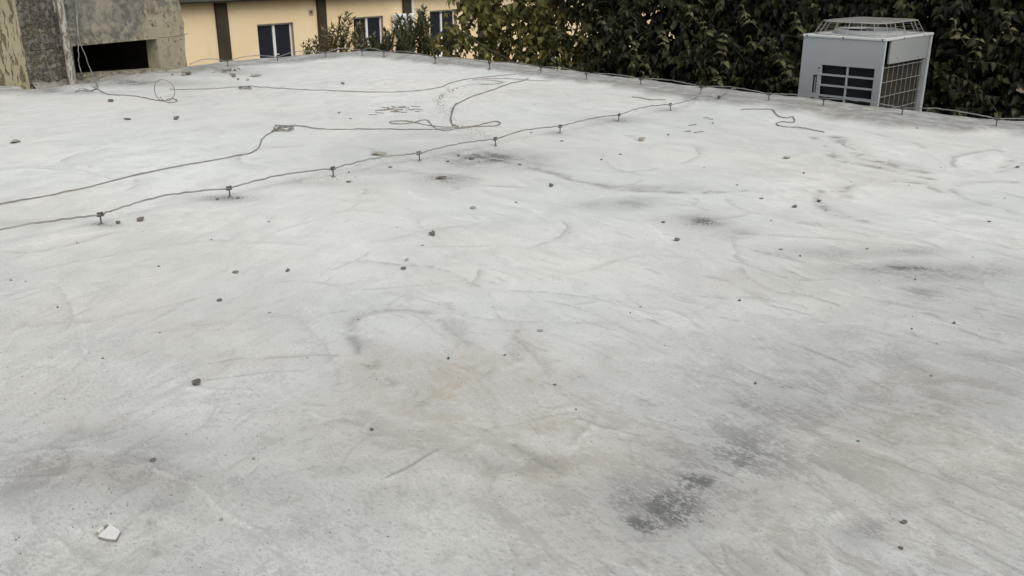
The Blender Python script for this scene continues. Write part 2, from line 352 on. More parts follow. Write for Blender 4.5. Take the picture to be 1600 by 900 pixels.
def m_roof():
    t = NT('weathered lime washed screed', 0.92, 0.15); p = t.world()
    pw = t.node('ShaderNodeVectorMath', operation='ADD')
    nv = t.noise(p, 0.9, 3, 0.5, out='Color'); t.put(pw.inputs[0], p)
    sc = t.node('ShaderNodeVectorMath', operation='SCALE'); t.put(sc.inputs[0], nv); sc.inputs['Scale'].default_value = 0.55
    t.put(pw.inputs[1], sc.outputs[0]); q = pw.outputs[0]
    def aniso(vec, deg, along, across, loc=(0, 0, 0)):
        return t.mapping(t.mapping(vec, rot=(0, 0, R(-deg))), (along, across, 1), loc=loc)
    sep = t.node('ShaderNodeSeparateXYZ'); t.put(sep.inputs[0], p)
    left = t.step(sep.outputs[0], -.5, -1.4)                 # the float was drawn another way on the left bay
    broad = t.noise(p, 0.33, 4, 0.55, 0.4)
    sa = t.noise(aniso(q, -52, 1.0, 4.6), 1.3, 7, 0.62, 0.7)
    sb = t.noise(aniso(q, 66, 1.0, 4.2), 1.2, 7, 0.62, 0.7)
    blend = t.node('ShaderNodeMix', data_type='FLOAT'); t.put(blend.inputs[0], left); t.put(blend.inputs[2], sa); t.put(blend.inputs[3], sb)
    swirl = blend.outputs[0]
    swirl2 = t.noise(q, 1.5, 6, 0.6, 1.6)
    mot = t.noise(q, 6.0, 7, 0.68, 0.3)
    gran = t.noise(aniso(p, -50, 1.0, 1.9), 40, 5, 0.72)
    dark, brown, light, scuff, lipa, worn = [t.attr(k) for k in ('dark', 'brown', 'light', 'scuff', 'lip', 'worn')]
    B_, S1, S2, MO, GR = t.step(broad, .4, .6), t.step(swirl, .38, .62), t.step(swirl2, .40, .60), t.step(mot, .40, .60), t.step(gran, .36, .64)
    def osc(x): return t.math('SUBTRACT', x, .5)
    # tone
    v = t.math('MULTIPLY_ADD', osc(B_), .03, .64)
    v = t.math('MULTIPLY_ADD', osc(S1), t.math('MULTIPLY_ADD', worn, .10, .05), v)
    v = t.math('MULTIPLY_ADD', osc(S2), .04, v)
    v = t.math('MULTIPLY_ADD', osc(MO), t.math('MULTIPLY_ADD', worn, .05, .025), v)
    v = t.math('MULTIPLY_ADD', osc(GR), t.math('MULTIPLY_ADD', worn, .17, .03), v)
    v = t.math('MULTIPLY_ADD', light, t.step(mot, .42, .57, .06, .18), v)
    v = t.math('MULTIPLY_ADD', worn, -.085, v)
    comb = t.node('ShaderNodeCombineColor'); 
    for i, m in enumerate((0.985, 1.0, 0.955)): t.put(comb.inputs[i], t.math('MULTIPLY', v, m))
    c = comb.outputs[0]
    warm = t.step(t.noise(q, 0.5, 3, 0.6), .45, .62)
    c = t.mix(t.math('MULTIPLY', warm, .3), c, t.mix(1.0, c, (1.0, .962, .90), 'MULTIPLY'))
    cool = t.step(t.noise(t.mapping(q, loc=(31, 7, 0)), 0.42, 3, 0.6), .46, .62)
    c = t.mix(t.math('MULTIPLY', cool, .4), c, t.mix(1.0, c, (.93, .98, 1.03), 'MULTIPLY'))
    # worn screed showing its sand
    wn_ = t.math('ADD', t.math('MULTIPLY', mot, .30), t.math('ADD', t.math('MULTIPLY', gran, .35), t.math('MULTIPLY', swirl, .35)))
    wm = t.step(t.math('MULTIPLY_ADD', worn, .02, wn_), .505, .56)
    c = t.mix(t.math('MULTIPLY', wm, t.math('MULTIPLY_ADD', worn, .62, .05)), c, (.315, .313, .292))
    # pale brown stain
    bm = t.math('MULTIPLY', brown, t.step(t.math('ADD', t.math('MULTIPLY', swirl, .5), t.math('MULTIPLY', mot, .5)), .44, .55, .4, 1))
    c = t.mix(t.math('MULTIPLY', bm, 1.3, clamp=True), c, (.42, .358, .28))
    # trowel marks
    sm = t.math('MULTIPLY', scuff, t.step(t.math('ADD', t.math('MULTIPLY', mot, .6), t.math('MULTIPLY', swirl2, .4)), .44, .55, .12, 1.05))
    c = t.mix(t.math('MULTIPLY', sm, 1.0, clamp=True), c, (.325, .322, .30))
    # grime: a soft film and a broken crust
    gm_ = t.math('ADD', t.math('MULTIPLY', gran, .40), t.math('MULTIPLY', t.math('ADD', t.math('MULTIPLY', mot, .5), t.math('MULTIPLY', swirl, .5)), .60))
    c = t.mix(t.math('MULTIPLY', dark, t.step(gm_, .43, .57, .30, 1.0), clamp=True), c, (.245, .248, .238))
    dm = t.step(t.math('MULTIPLY_ADD', dark, .075, gm_), .525, .61)
    dm = t.math('MULTIPLY', dm, t.step(dark, .72, .97))
    c = t.mix(t.math('MULTIPLY', dm, .74, clamp=True), c, (.115, .118, .112))
    # grey coping along the edges
    lm = t.math('MULTIPLY', lipa, t.step(t.math('ADD', t.math('MULTIPLY', mot, .5), t.math('MULTIPLY', swirl, .5)), .44, .54, .6, 1))
    c = t.mix(t.math('MULTIPLY', lm, .95, clamp=True), c, (.285, .282, .262))
    # pits and slivers
    vd = t.voro(aniso(p, -50, 1, 1.7), 26); pits = t.math('MULTIPLY', t.step(vd, .22, .10), t.step(t.math('MULTIPLY_ADD', worn, .03, mot), .515, .56))
    c = t.mix(t.math('MULTIPLY', pits, .38), c, (.19, .185, .17))
    vd2 = t.voro(aniso(q, -20, 1, 3.4), 11); sl = t.math('MULTIPLY', t.step(vd2, .13, .04), t.step(swirl2, .50, .57))
    c = t.mix(t.math('MULTIPLY', sl, .5), c, (.25, .24, .215))
    t.color(c)
    h = t.math('MULTIPLY_ADD', swirl, .9, t.math('MULTIPLY', mot, .6))
    h = t.math('MULTIPLY_ADD', gran, t.math('MULTIPLY_ADD', worn, .7, .15), h)
    t.bump(h, 0.42, 0.014)
    return t.m
MROOF = m_roof()
idx = np.arange(N).reshape(NR, NU)
quads = np.stack([idx[:-1,:-1], idx[:-1,1:], idx[1:,1:], idx[1:,:-1]], -1).reshape(-1, 4)
verts = np.c_[X, Y, Z]
# the rest of the roof, left, right and behind the viewer, and the slab's edge
el = (float(U[0]*YM[0]), float(YM[0])); er = (float(U[-1]*YM[-1]), float(YM[-1]))
lft = [(EX[i], EY[i]) for i in range(len(EX)) if EY[i] < EY[2]+20 and EX[i]/max(EY[i],.01) < U[0]]
rgt = [(EX[i], EY[i]) for i in range(len(EX)) if EX[i]/max(EY[i],.01) > U[-1]]
far_l = lft[0] if lft else el; far_r = rgt[-1] if rgt else er
extra = [(0,-6),(0,YN),(float(U[0]*YN),YN), el] + lft[::-1] + [(far_l[0],-6), (float(U[-1]*YN),YN), er] + rgt + [(far_r[0],-6)]
b0 = N; ev = np.array([(x, y, 0.0) for x, y in extra]); verts = np.vstack([verts, ev])
kl = 4+len(lft); left_f = [b0+0, b0+1, b0+2, b0+3] + [b0+4+i for i in range(len(lft))] + [b0+kl]
right_f = [b0+1, b0+0, b0+kl+3+len(rgt)] + [b0+kl+3+i for i in range(len(rgt))][::-1] + [b0+kl+2, b0+kl+1]
me = bpy.data.meshes.new('flat_roof')
nq = len(quads); loops = np.concatenate([quads.ravel(), np.array(left_f[::-1]), np.array(right_f[::-1])]).astype(np.int32)
me.vertices.add(len(verts)); me.vertices.foreach_set('co', verts.astype(np.float32).ravel())
me.loops.add(len(loops)); me.loops.foreach_set('vertex_index', loops)
me.polygons.add(nq+2); me.polygons.foreach_set('loop_start', np.r_[np.arange(nq)*4, nq*4, nq*4+len(left_f)].astype(np.int32)); me.update(calc_edges=True)
me.polygons.foreach_set('use_smooth', [True]*len(me.polygons))
for k, arr in A.items():
    a = me.attributes.new(k, 'FLOAT', 'POINT'); a.data.foreach_set('value', np.concatenate([arr, np.full(len(ev), .7 if k == 'worn' else 0.)]).astype(np.float32))
me.update(); roof = tag(link('flat_roof', me, MROOF), kind='structure')
MSLAB = mottled('grey slab edge', (.24,.235,.215), (.34,.33,.30), 3, .9, .4, 40)
MWALL0 = mottled('house wall plaster', (.42,.38,.30), (.5,.46,.38), 1.2, .9, .2, 40)
peri = [(float(U[i]*YM[i]), float(YM[i]), float(Z[idx[-1, i]])) for i in range(0, NU, 5)]
peri = [(x, y, 0.0) for x, y in lft] + [(el[0], el[1], 0.0)] + peri + [(er[0], er[1], 0.0)] + [(x, y, 0.0) for x, y in rgt] + [(far_r[0], -6, 0.), (far_l[0], -6, 0.)]
sk = MB(); n = len(peri)
sk.add([(x, y, z) for x, y, z in peri] + [(x, y, -.28) for x, y, z in peri], [(i, (i+1) % n, (i+1) % n+n, i+n) for i in range(n)] + [tuple(range(n, 2*n))])
sk.build('slab_edge', MSLAB, roof)
cx0, cy0 = -1.0, 5.0
wb = MB(); wb.prism([(cx0+(x-cx0)*.975, cy0+(y-cy0)*.975) for x, y, z in peri][::-1], GZ-.1, -.282)
wb.build('outer_wall', MWALL0, roof)

# ================================================================== CONCRETE ROOF ROOM, LEFT
K1 = g(48, 142); K2 = g(294, 108.5)
bd = (K2 - K1); BL = bd.length; bang = math.atan2(bd.y, bd.x)
def m_block():
    t = NT('mouldy concrete plaster', 0.95, 0.1); p = t.coord()
    x = t.node('ShaderNodeSeparateXYZ'); t.put(x.inputs[0], p); X_, Z_ = x.outputs[0], x.outputs[2]
    a = t.noise(p, 1.6, 8, .62, .4); b = t.noise(p, 7, 8, .68, .3); c_ = t.noise(p, 40, 5, .65)
    c = t.mix(t.step(b, .38, .62), (.125, .117, .100), (.225, .212, .180))
    # cream plaster left on the lower right and by the crack
    cream = t.math('ADD', t.step(X_, 1.95, 2.25, 0, .5), t.math('SUBTRACT', t.step(Z_, .75, .95, .5, 0), .5))
    aC, bC = t.step(a, .36, .64), t.step(b, .38, .62)
    cm = t.step(t.math('ADD', t.math('MULTIPLY', aC, .4), t.math('MULTIPLY_ADD', bC, .45, cream)), .25, .85)
    c = t.mix(t.math('MULTIPLY', cm, .7), c, (.38, .335, .23))
    cr2 = t.step(t.noise(t.mapping(p, loc=(4, 2, 9)), 2.3, 7, .66), .50, .60)
    c = t.mix(t.math('MULTIPLY', cr2, .38), c, (.37, .335, .25))
    # black mould, heaviest at the left end
    eC = t.step(t.noise(p, 15, 6, .7, .5), .40, .60)
    ml = t.math('ADD', t.math('MULTIPLY', bC, .30), t.math('ADD', t.math('MULTIPLY', aC, .30), t.math('MULTIPLY', eC, .40)))
    ml = t.math('ADD', ml, t.step(X_, 1.25, .45, -.20, .20))
    mm = t.math('MULTIPLY', t.step(ml, .54, .74), t.step(c_, .42, .56, .6, 1))
    c = t.mix(t.math('MULTIPLY', mm, .9), c, (.045, .036, .025))
    pk = t.step(t.voro(t.mapping(p, loc=(3, 1, 0)), 9), .13, .06)
    c = t.mix(t.math('MULTIPLY', pk, t.step(a, .5, .6, 0, .8)), c, (.44, .43, .39))
    t.color(c); t.bump(t.math('MULTIPLY_ADD', c_, .35, t.math('MULTIPLY_ADD', mm, -.5, b)), .8, .02); return t.m
def m_endwall():
    t = NT('ochre rough render', 0.95, 0.1); p = t.coord()
    a = t.noise(p, 1.3, 6, .6); b = t.noise(t.mapping(p, (15, 15, 4.2), (0, R(12), 0)), 1.0, 6, .6, .6); c_ = t.noise(p, 45, 4, .6)
    c = t.mix(t.step(a, .35, .65), (.33, .295, .19), (.40, .36, .245))
    dm = t.step(b, .54, .59)
    c = t.mix(t.math('MULTIPLY', dm, .8), c, (.13, .105, .06))
    t.color(c); t.bump(t.math('MULTIPLY_ADD', dm, -1.0, t.math('MULTIPLY', c_, .3)), .9, .03); return t.m
MBLOCK = m_block(); MEND = m_endwall()
MDARK = mottled('unlit dark interior', (.02,.018,.015), (.035,.03,.025), 4, .95)  # near black stands for the lack of light in room and vent hole
room = empty('roof_room', K1, bang)
tag(room, 'mould stained grey concrete roof room with a low dark rectangular opening', 'roof room')
# opening corners measured on the wall face, local x along the wall, z up
nrm = Vector((math.sin(bang), -math.cos(bang), 0))
def wl(x, y):
    p = on_plane(x, y, K1, nrm); return ((p - K1).dot(bd.normalized()), p.z)
O = [wl(113, 72.5), wl(245, 60.5), wl(250, 107.5), wl(119, 116.5)]      # TL TR BR BL
TOPZ = 3.0; TH = 0.24
# the wall face with a jagged right-hand edge and an irregular opening
def wall_sheet(yy):
    pass
w = MB()
xr = lambda z: BL - 0.02*math.sin(z*7.0) - 0.012*math.sin(z*23+1) - (0.0 if z < .95 else .05*(z-.95))
zs = sorted(set([0.0, O[3][1], O[2][1], O[0][1], O[1][1], TOPZ] + list(np.linspace(.05, 2.95, 22))))
def strip(x0f, x1f, zz):
    for za, zb in zip(zz, zz[1:]):
        v = [(x0f(za),0,za),(x1f(za),0,za),(x1f(zb),0,zb),(x0f(zb),0,zb)]
        v += [(x, TH, z) for x, _, z in v]
        w.add(v, [(0,1,2,3),(7,6,5,4),(0,3,7,4),(1,5,6,2),(0,4,5,1),(3,2,6,7)])
ox0 = lambda z: O[3][0] + (O[0][0]-O[3][0])*min(1, max(0, (z-O[3][1])/(O[0][1]-O[3][1])))
ox1 = lambda z: O[2][0] + (O[1][0]-O[2][0])*min(1, max(0, (z-O[2][1])/(O[1][1]-O[2][1])))
zfull = sorted(set([0.0, TOPZ] + list(np.linspace(.0, TOPZ, 26))))
strip(lambda z: 0.0, ox0, zfull)
strip(ox1, xr, zfull)
def quadpr(a, b, c, d):
    v = [(a[0],0,a[1]),(b[0],0,b[1]),(c[0],0,c[1]),(d[0],0,d[1])]; v += [(x, TH, z) for x, _, z in v]
    w.add(v, [(0,1,2,3),(7,6,5,4),(0,3,7,4),(1,5,6,2),(0,4,5,1),(3,2,6,7)])
quadpr((O[3][0], 0), (O[2][0], 0), O[2], O[3])
quadpr(O[0], O[1], (O[1][0], TOPZ), (O[0][0], TOPZ))
w.build('wall', MBLOCK, room)
DEP = 2.6
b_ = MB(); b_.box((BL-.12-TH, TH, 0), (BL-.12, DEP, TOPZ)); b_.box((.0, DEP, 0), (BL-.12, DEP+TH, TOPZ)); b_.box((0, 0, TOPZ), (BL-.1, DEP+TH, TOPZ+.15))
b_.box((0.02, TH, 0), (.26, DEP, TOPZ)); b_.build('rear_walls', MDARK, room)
# raised plaster seam / lintel crack line in relief
sm = MB()
p1, p2 = wl(46, 79), wl(112, 73); sm.tube([(p1[0], -.004, p1[1]), ((p1[0]+p2[0])/2, -.004, (p1[1]+p2[1])/2+.008), (p2[0], -.004, p2[1])], .008, 6)
p1, p2 = wl(247, 58), wl(294, 52.5); sm.tube([(p1[0], -.003, p1[1]), ((p1[0]+p2[0])/2, -.004, (p1[1]+p2[1])/2-.012), (p2[0]-.02, -.003, p2[1])], .007, 6)
sm.build('plaster_seam', MBLOCK, room)
# ochre end wall, turning back to the left
e0 = g(-60, 137.5); ed_ = e0 - K1; eang = math.atan2(ed_.y, ed_.x) - bang
ew = MB(); L_ = 6.0; ca, sa = math.cos(eang), math.sin(eang); nx, ny = sa, -ca
seg = 24
for i in range(seg):
    a0, a1 = L_*i/seg, L_*(i+1)/seg
    off = lambda a: 0.012*math.sin(a*9)+.008*math.sin(a*31)
    P = [(ca*a0, sa*a0), (ca*a1, sa*a1), (ca*a1+nx*TH*1, sa*a1+ny*TH*1), (ca*a0+nx*TH, sa*a0+ny*TH)]
    ew.prism(P, 0, TOPZ)
ew.build('end_wall', MEND, room)
# mortar fillet (sloping ledge) under the opening
led = MB(); rows = []
fl = [(-.02,.02,.06),(.25,.05,.10),(.5,.10,.12)]
xs = np.linspace(.02, BL+.05, 60); vs_ = []
for x in xs:
    f_ = (x/BL)
    k = .06+.10*(1-abs(f_-.55)*1.3) + .02*math.sin(x*9)+.012*math.sin(x*27)
    zt = max(.02, .10 - .06*f_ + .015*math.sin(x*13))
    for j, (dy, dz) in enumerate(((0.02, zt), (-k*.35, zt*.85), (-k*.75, zt*.4), (-k*1.2, .004), (-k*1.25, -.02))):
        vs_.append((x, dy + .008*math.sin(x*41+j*2), dz + .006*math.sin(x*37+j)))
led.add(vs_, [(i*5+j, (i+1)*5+j, (i+1)*5+j+1, i*5+j+1)[::-1] for i in range(59) for j in range(4)], True)
MLEDGE = mottled('crumbling mortar', (.10,.092,.075), (.28,.262,.222), 9, .95, 1.0, 30)
led.build('ledge', MLEDGE, room)
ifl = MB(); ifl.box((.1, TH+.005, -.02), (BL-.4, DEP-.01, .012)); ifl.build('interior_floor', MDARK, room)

# drain pipe with flaking paint and a thin conduit beside it
def m_flake():
    t = NT('flaking white paint', 0.75, .3); p = t.coord()
    a = t.noise(t.mapping(p, (14, 14, 5)), 1, 6, .7, .8); b = t.noise(t.mapping(p, (2, 2, 26)), 1, 4, .6)
    c = t.mix(t.step(a, .46, .56), (.36, .345, .315), (.14, .115, .085))
    c = t.mix(t.math('MULTIPLY', t.step(b, .55, .65), .5), c, (.24, .21, .17)); t.color(c); t.bump(a, .6, .006); return t.m
MFL = m_flake()
pb = g(114.5, 136.5); pipe = empty('drain_pipe', pb)
tag(pipe, 'flaking white drain pipe running up the mouldy concrete wall', 'pipe')
m = MB(); m.tube([(0,0,.0),(0.004,.0,.5),(-.006,.005,1.1),(.0,.0,1.9),(0,0,2.9)], .052, 16); m.build('pipe_body', MFL, pipe)
m = MB(); m.tube([(-.085,.02,1.0),(-.08,.02,2.0),(-.08,.02,2.9)], .018, 8); m.build('conduit', MFL, pipe)
m = MB()
for z in (1.28,):
    ring = [(.06*math.cos(a), .06*math.sin(a), z) for a in np.linspace(0, 2*math.pi, 17)]; m.tube(ring, .010, 6)
    m.box((-.12, .03, z-.015), (.09, .06, z+.015))
m.build('clamp', MFL, pipe)

MCABLE = mottled('dusty grey cable', (.17,.162,.142), (.31,.30,.27), 9, .7)
MWIRE = mottled('dull galvanised wire', (.19,.188,.18), (.33,.33,.315), 5, .6, metal=.25)
def wire_obj(name, pts, r, mat, label, cat, group=None, n=7, k=6):
    P = catmull(pts, k); o = P[0].copy()
    m = MB(); m.tube([p - o + Vector(rng.normal(0, .0022, 3)) for p in P], r*.88, n); ob = m.build(name, mat); ob.location = o
    return tag(ob, label, cat, group)
# cables hanging down the wall
def on_wall(x, y, off=.06): return on_plane(x, y, K1 + nrm*off, nrm)
wire_obj('hanging_cable', [on_wall(112,-60),on_wall(119,20),on_wall(122,60),on_wall(123,95,.1),on_wall(128,116,.15)]+[g(133,124.5,.02),g(140,134,.01),g(150,137.5,.008)], .007, MCABLE,
         'thin cable hanging straight beside the drain pipe on the mouldy wall', 'cable')
wire_obj('hanging_cable', [on_wall(117,-60),on_wall(121,30),on_wall(124,62),on_wall(135,92,.1),on_wall(145,118,.14)]+[g(152,133,.03),g(151,139,.01),g(140,141,.008),g(128,138,.008),g(118,143,.008)], .0065, MCABLE,
         'thin cable slanting across the dark opening to the roof', 'cable')

# ================================================================== OCHRE BUILDING BEHIND
VPX = 1950.0
ba = math.pi/2 - math.atan((VPX-800)/(F/CP))            # heading of its long wall
bdir = Vector((math.cos(ba), math.sin(ba), 0)); bn = Vector((bdir.y, -bdir.x, 0))
B0 = at(429, 60, 30.0); B0.z = GZ
def bl(x, y):
    p = on_plane(x, y, B0, bn); return ((p-B0).dot(bdir), p.z-GZ)
def m_ochre():
    t = NT('ochre wall paint', 0.9, .15); p = t.coord()
    a = t.noise(p, .5, 6, .6); b = t.noise(t.mapping(p, (3, 3, .5)), 1, 6, .6); c_ = t.noise(p, 25, 5, .6)
    c = t.mix(t.step(a, .35, .65), (.80, .63, .39), (.84, .68, .45))
    c = t.mix(t.math('MULTIPLY', t.step(b, .55, .75), .25), c, (.55, .42, .25))
    c = t.mix(t.math('MULTIPLY', t.step(c_, .6, .75), .15), c, (.5, .38, .22)); t.color(c); t.bump(c_, .25, .01); return t.m
MOCH = m_ochre()
MPIL = mottled('dark brown pillar paint', (.036,.029,.018), (.055,.044,.028), 2, .8)
MREV = mottled('pinkish reveal plaster', (.36,.27,.19), (.42,.32,.23), 3, .9)
MFRM = mottled('white window frame', (.72,.73,.73), (.78,.79,.79), 3, .45)
def m_glass():
    t = NT('dark window glass', .06, .5); t.color((.014, .018, .028)); return t.m
MGL = m_glass()
MFASC = mottled('dark grey fascia', (.06,.06,.05), (.09,.088,.075), 2, .85)
bld = empty('ochre_building', B0, ba)
tag(bld, 'long single storey ochre building with dark brown pillars behind the roof', 'building')
WTH = .28
eav = (bl(350, 4.5)[1] + bl(560, -7.5)[1])/2
x_l, x_r = bl(200, 50)[0], bl(1080, 50)[0]
wins = []
for (xa, ya, xb, yb) in ((401.5, 38.5, 458, 131), (552, 27.5, 598.5, 110), (671.5, 17, 712.5, 110)):
    a0, zt = bl(xa, ya); a1, _ = bl(xb, ya); wins.append((a0, a1, zt - 1.72, zt))
m = MB(); cur = x_l
for (a0, a1, z0, z1) in wins:
    m.box((cur, 0, -.05), (a0, WTH, eav)); m.box((a0, 0, -.05), (a1, WTH, z0)); m.box((a0, 0, z1), (a1, WTH, eav)); cur = a1
m.box((cur, 0, -.05), (x_r, WTH, eav))
m.box((x_l, WTH, -.05), (x_l+.25, 7, eav)); m.box((x_r-.25, WTH, -.05), (x_r, 7, eav)); m.box((x_l, 7, -.05), (x_r, 7.25, eav))
m.build('wall', MOCH, bld)
m = MB(); m.box((x_l-.4, -.38, eav), (x_r+.4, 7.8, eav+.22)); rfo = m.build('roof', MFASC, bld)
m = MB(); m.box((x_l-.45, -.43, eav+.05), (x_r+.45, -.383, eav+.32)); m.build('fascia', MFASC, rfo)
for xa, xb, yy in ((337, 354.5, 40), (495, 507.5, 30), (628.5, 639.5, 20), (746, 756, 15), (852, 861, 10)):
    a0 = bl(xa, yy)[0]; a1 = bl(xb, yy)[0]
    m = MB(); m.bevbox((a0, -.12, -.05), (a1, -.003, eav-.003), .012); m.build('pillar', MPIL, bld)
for wi, (a0, a1, z0, z1) in enumerate(wins):
    fr = MB(); fy0, fy1 = .12, .19; t_ = .055; xm = (a0+a1)/2 + (a1-a0)*.0
    fr.box((a0+.004, fy0, z0+.004), (a0+t_, fy1, z1-.004)); fr.box((a1-t_, fy0, z0+.004), (a1-.004, fy1, z1-.004))
    fr.box((a0+t_, fy0, z1-t_), (a1-t_, fy1, z1-.004)); fr.box((a0+t_, fy0, z0+.004), (a1-t_, fy1, z0+t_)); fr.box((xm-.045, fy0-.01, z0+t_), (xm+.045, fy1, z1-t_))
    wo_ = fr.build('window', MFRM, bld)
    for (p0, p1) in ((a0+t_, xm-.045), (xm+.045, a1-t_)):
        m = MB(); m.box((p0, .145, z0+t_), (p1, .16, z1-t_)); m.build('pane', MGL, wo_)
    m = MB(); m.box((xm+.055, fy0-.012, z0+.75), (xm+.15, fy0-.003, z0+.775)); m.build('handle', MFRM, wo_)
    m = MB()
    m.box((a0-.0, .0025, z0+.002), (a0+.0035, fy0-.012, z1-.002)); m.box((a1-.0035, .0025, z0+.002), (a1, fy0-.012, z1-.002)); m.box((a0+.004, .0025, z1-.0035), (a1-.004, fy0-.012, z1-.0005)); m.build('reveal', MREV, wo_)
    m = MB(); m.box((a0-.06, -.06, z0-.05), (a1+.06, -.003, z0)); m.build('sill', MREV, wo_)
    # dark sheet whose colour stands for the unlit room behind
    m = MB(); m.box((a0-.1, .45, z0-.1), (a1+.1, .47, z1+.1)); m.build('room_lining', mottled('dark curtain', (.02,.022,.03), (.035,.037,.045), 2, .9), wo_)
# square vent hole, downpipe
vx, vz = bl(485.5, 19); m = MB(); h = .085
m.box((vx-h, -.03, vz-h), (vx+h, -.002, vz-h+.05)); m.box((vx-h, -.03, vz+h-.05), (vx+h, -.002, vz+h)); m.box((vx-h, -.03, vz-h+.05), (vx-h+.05, -.002, vz+h-.05)); m.box((vx+h-.05, -.03, vz-h+.05), (vx+h, -.002, vz+h-.05))
vo = m.build('vent_frame', MREV, bld); m = MB(); m.box((vx-h+.05, -.012, vz-h+.05), (vx+h-.05, -.002, vz+h-.05)); m.build('vent_hole', MDARK, vo)
dx = bl(642.5, 10)[0]; m = MB(); m.tube([(dx, -.06, 0), (dx, -.06, eav)], .05, 10); m.build('downpipe', MFRM, bld)
dx = bl(758, 10)[0]; m = MB(); m.tube([(dx, -.06, 0), (dx, -.06, eav)], .045, 10); m.build('downpipe', MFRM, bld)
# split air conditioner on that wall
ax0, az1 = bl(610, 22); ax1, az0 = bl(637, 47)
acw = empty('wall_air_conditioner', B0 + bdir*((ax0+ax1)/2) + Vector((0, 0, az0)), ba)
tag(acw, 'small white air conditioner box mounted on the ochre wall', 'air conditioner')
hw = (ax1-ax0)/2; hh = az1-az0
m = MB(); m.bevbox((-hw, -.38, 0), (hw, -.06, hh), .02); m.build('casing', MFRM, acw)
m = MB()
for k in range(9): m.box((-hw+.06+k*(2*hw-.16)/9, -.39, .07), (-hw+.075+k*(2*hw-.16)/9, -.379, hh-.07))
m.build('grille', MFASC, acw)
for s in (-1, 1):
    m = MB(); m.box((s*hw*.7-.02, -.36, -.05), (s*hw*.7+.02, -.001, -.002)); m.build('bracket', MFASC, acw)

# ================================================================== BIG AIR CONDITIONER BEYOND THE EDGE
E1 = Vector((math.cos(R(45)), math.sin(R(45)), 0)); E2 = Vector((E1.y, -E1.x, 0))
def solve_corner(Y):
    return at(1385, 60.5, Y)
nc = solve_corner(11.85); top = nc.z
# front width: along -E2 until the sight column of the left edge; side depth: along +E1
def extent(d, xpix, yp):
    lo, hi = 0.05, 3.0
    for _ in range(50):
        mid = (lo+hi)/2; p = nc + d*mid - Vector((0, 0, H))
        zc = p.y*CP - p.z*SP; px = 800 + F*p.x/zc
        if (px - xpix)*(1 if xpix > 1385 else -1) < 0: lo = mid
        else: hi = mid
    return mid
WD = extent(-E2, 1256.5, 48); DP = extent(E1, 1458, 45)
print('AC', nc, WD, DP)
ACB = -1.02; AH = top - ACB
ac = empty('rooftop_condenser', nc - E2*WD + Vector((0, 0, -AH)), math.atan2(E2.y, E2.x))
tag(ac, 'tall white outdoor condenser unit with grilles and wire fan guard by the hedge', 'air conditioner')
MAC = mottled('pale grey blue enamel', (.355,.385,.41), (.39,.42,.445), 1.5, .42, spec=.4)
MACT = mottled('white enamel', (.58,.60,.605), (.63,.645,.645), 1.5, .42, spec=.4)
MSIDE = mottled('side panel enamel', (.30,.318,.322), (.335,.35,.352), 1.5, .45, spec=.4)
MGAL = mottled('galvanised post', (.26,.275,.28), (.33,.345,.35), 6, .5, metal=.3)
MINT = mottled('black grille depth', (.012,.014,.018), (.02,.022,.026), 5, .7)
def m_coil():
    t = NT('bronze coil fins', .55, .3); p = t.coord()
    w_ = t.node('ShaderNodeTexWave'); t.put(w_.inputs['Vector'], p); w_.inputs['Scale'].default_value = 60; w_.bands_direction = 'Y'
    t.color(t.mix(w_.outputs['Fac'], (.028,.025,.020), (.060,.053,.044))); t.bump(w_.outputs['Fac'], .4, .005); return t.m
MCOIL = m_coil(); MGRID = mottled('grey wire grid', (.27,.265,.24), (.33,.325,.30), 5, .5)
MSCR = mottled('dull screw', (.05,.05,.05), (.1,.1,.1), 20, .5, metal=.5)
# front face pixel -> local
acn = -E1
def fl_(x, y):
    p = on_plane(x, y, nc, acn); return ((p-nc).dot(E2) + WD, p.z - ACB)
def sl_(x, y):
    p = on_plane(x, y, nc, E2); return ((p-nc).dot(E1), p.z - ACB)
gx0, gz1 = fl_(1284, 101); gx1 = fl_(1367, 108)[0]; rowh = .104
pit = (fl_(1283, 101)[1] - fl_(1281.5, 150.3)[1])/3.0; rowh = pit*.83
gm_x = fl_(1324.5, 104)[0]; nrow = 8
sx0, sz1 = fl_(1270, 116.5); sx1 = fl_(1277.2, 116.5)[0]; sz0 = fl_(1269, 145)[1]
T = .03
# front panel with real openings, as bars around holes
m = MB(); gz0 = gz1 - pit*nrow
m.box((.0, 0, .06), (sx0, T, AH-.035)); m.box((sx0, 0, sz1), (sx1, T, AH-.035)); m.box((sx0, 0, sz0-.055), (sx1, T, sz0)); m.box((sx0, 0, .06), (sx1, T, sz0-.24)); m.box((sx1, 0, .06), (gx0, T, AH-.035))
m.box((gx0, 0, gz1), (gx1, T, AH-.035)); m.box((gx0, 0, .06), (gx1, T, gz0)); m.box((gx1, 0, .06), (WD-.002, T, AH-.035))
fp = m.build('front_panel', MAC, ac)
bw = pit-rowh
for k in range(1, nrow):
    for (p0, p1) in ((gx0, gm_x-bw*.42), (gm_x+bw*.42, gx1)):
        m = MB(); m.box((p0, .002, gz1-pit*k), (p1, T-.004, gz1-pit*k+bw)); m.build('grille_bar', MAC, fp)
m = MB(); m.box((gm_x-bw*.42, .001, gz0), (gm_x+bw*.42, T-.002, gz1)); m.build('grille_post', MAC, fp)
m = MB(); m.box((sx0+.026, .012, sz0-.2), (sx1-.016, T+.02, sz1-.02)); m.build('slot_strip', MGAL, fp)
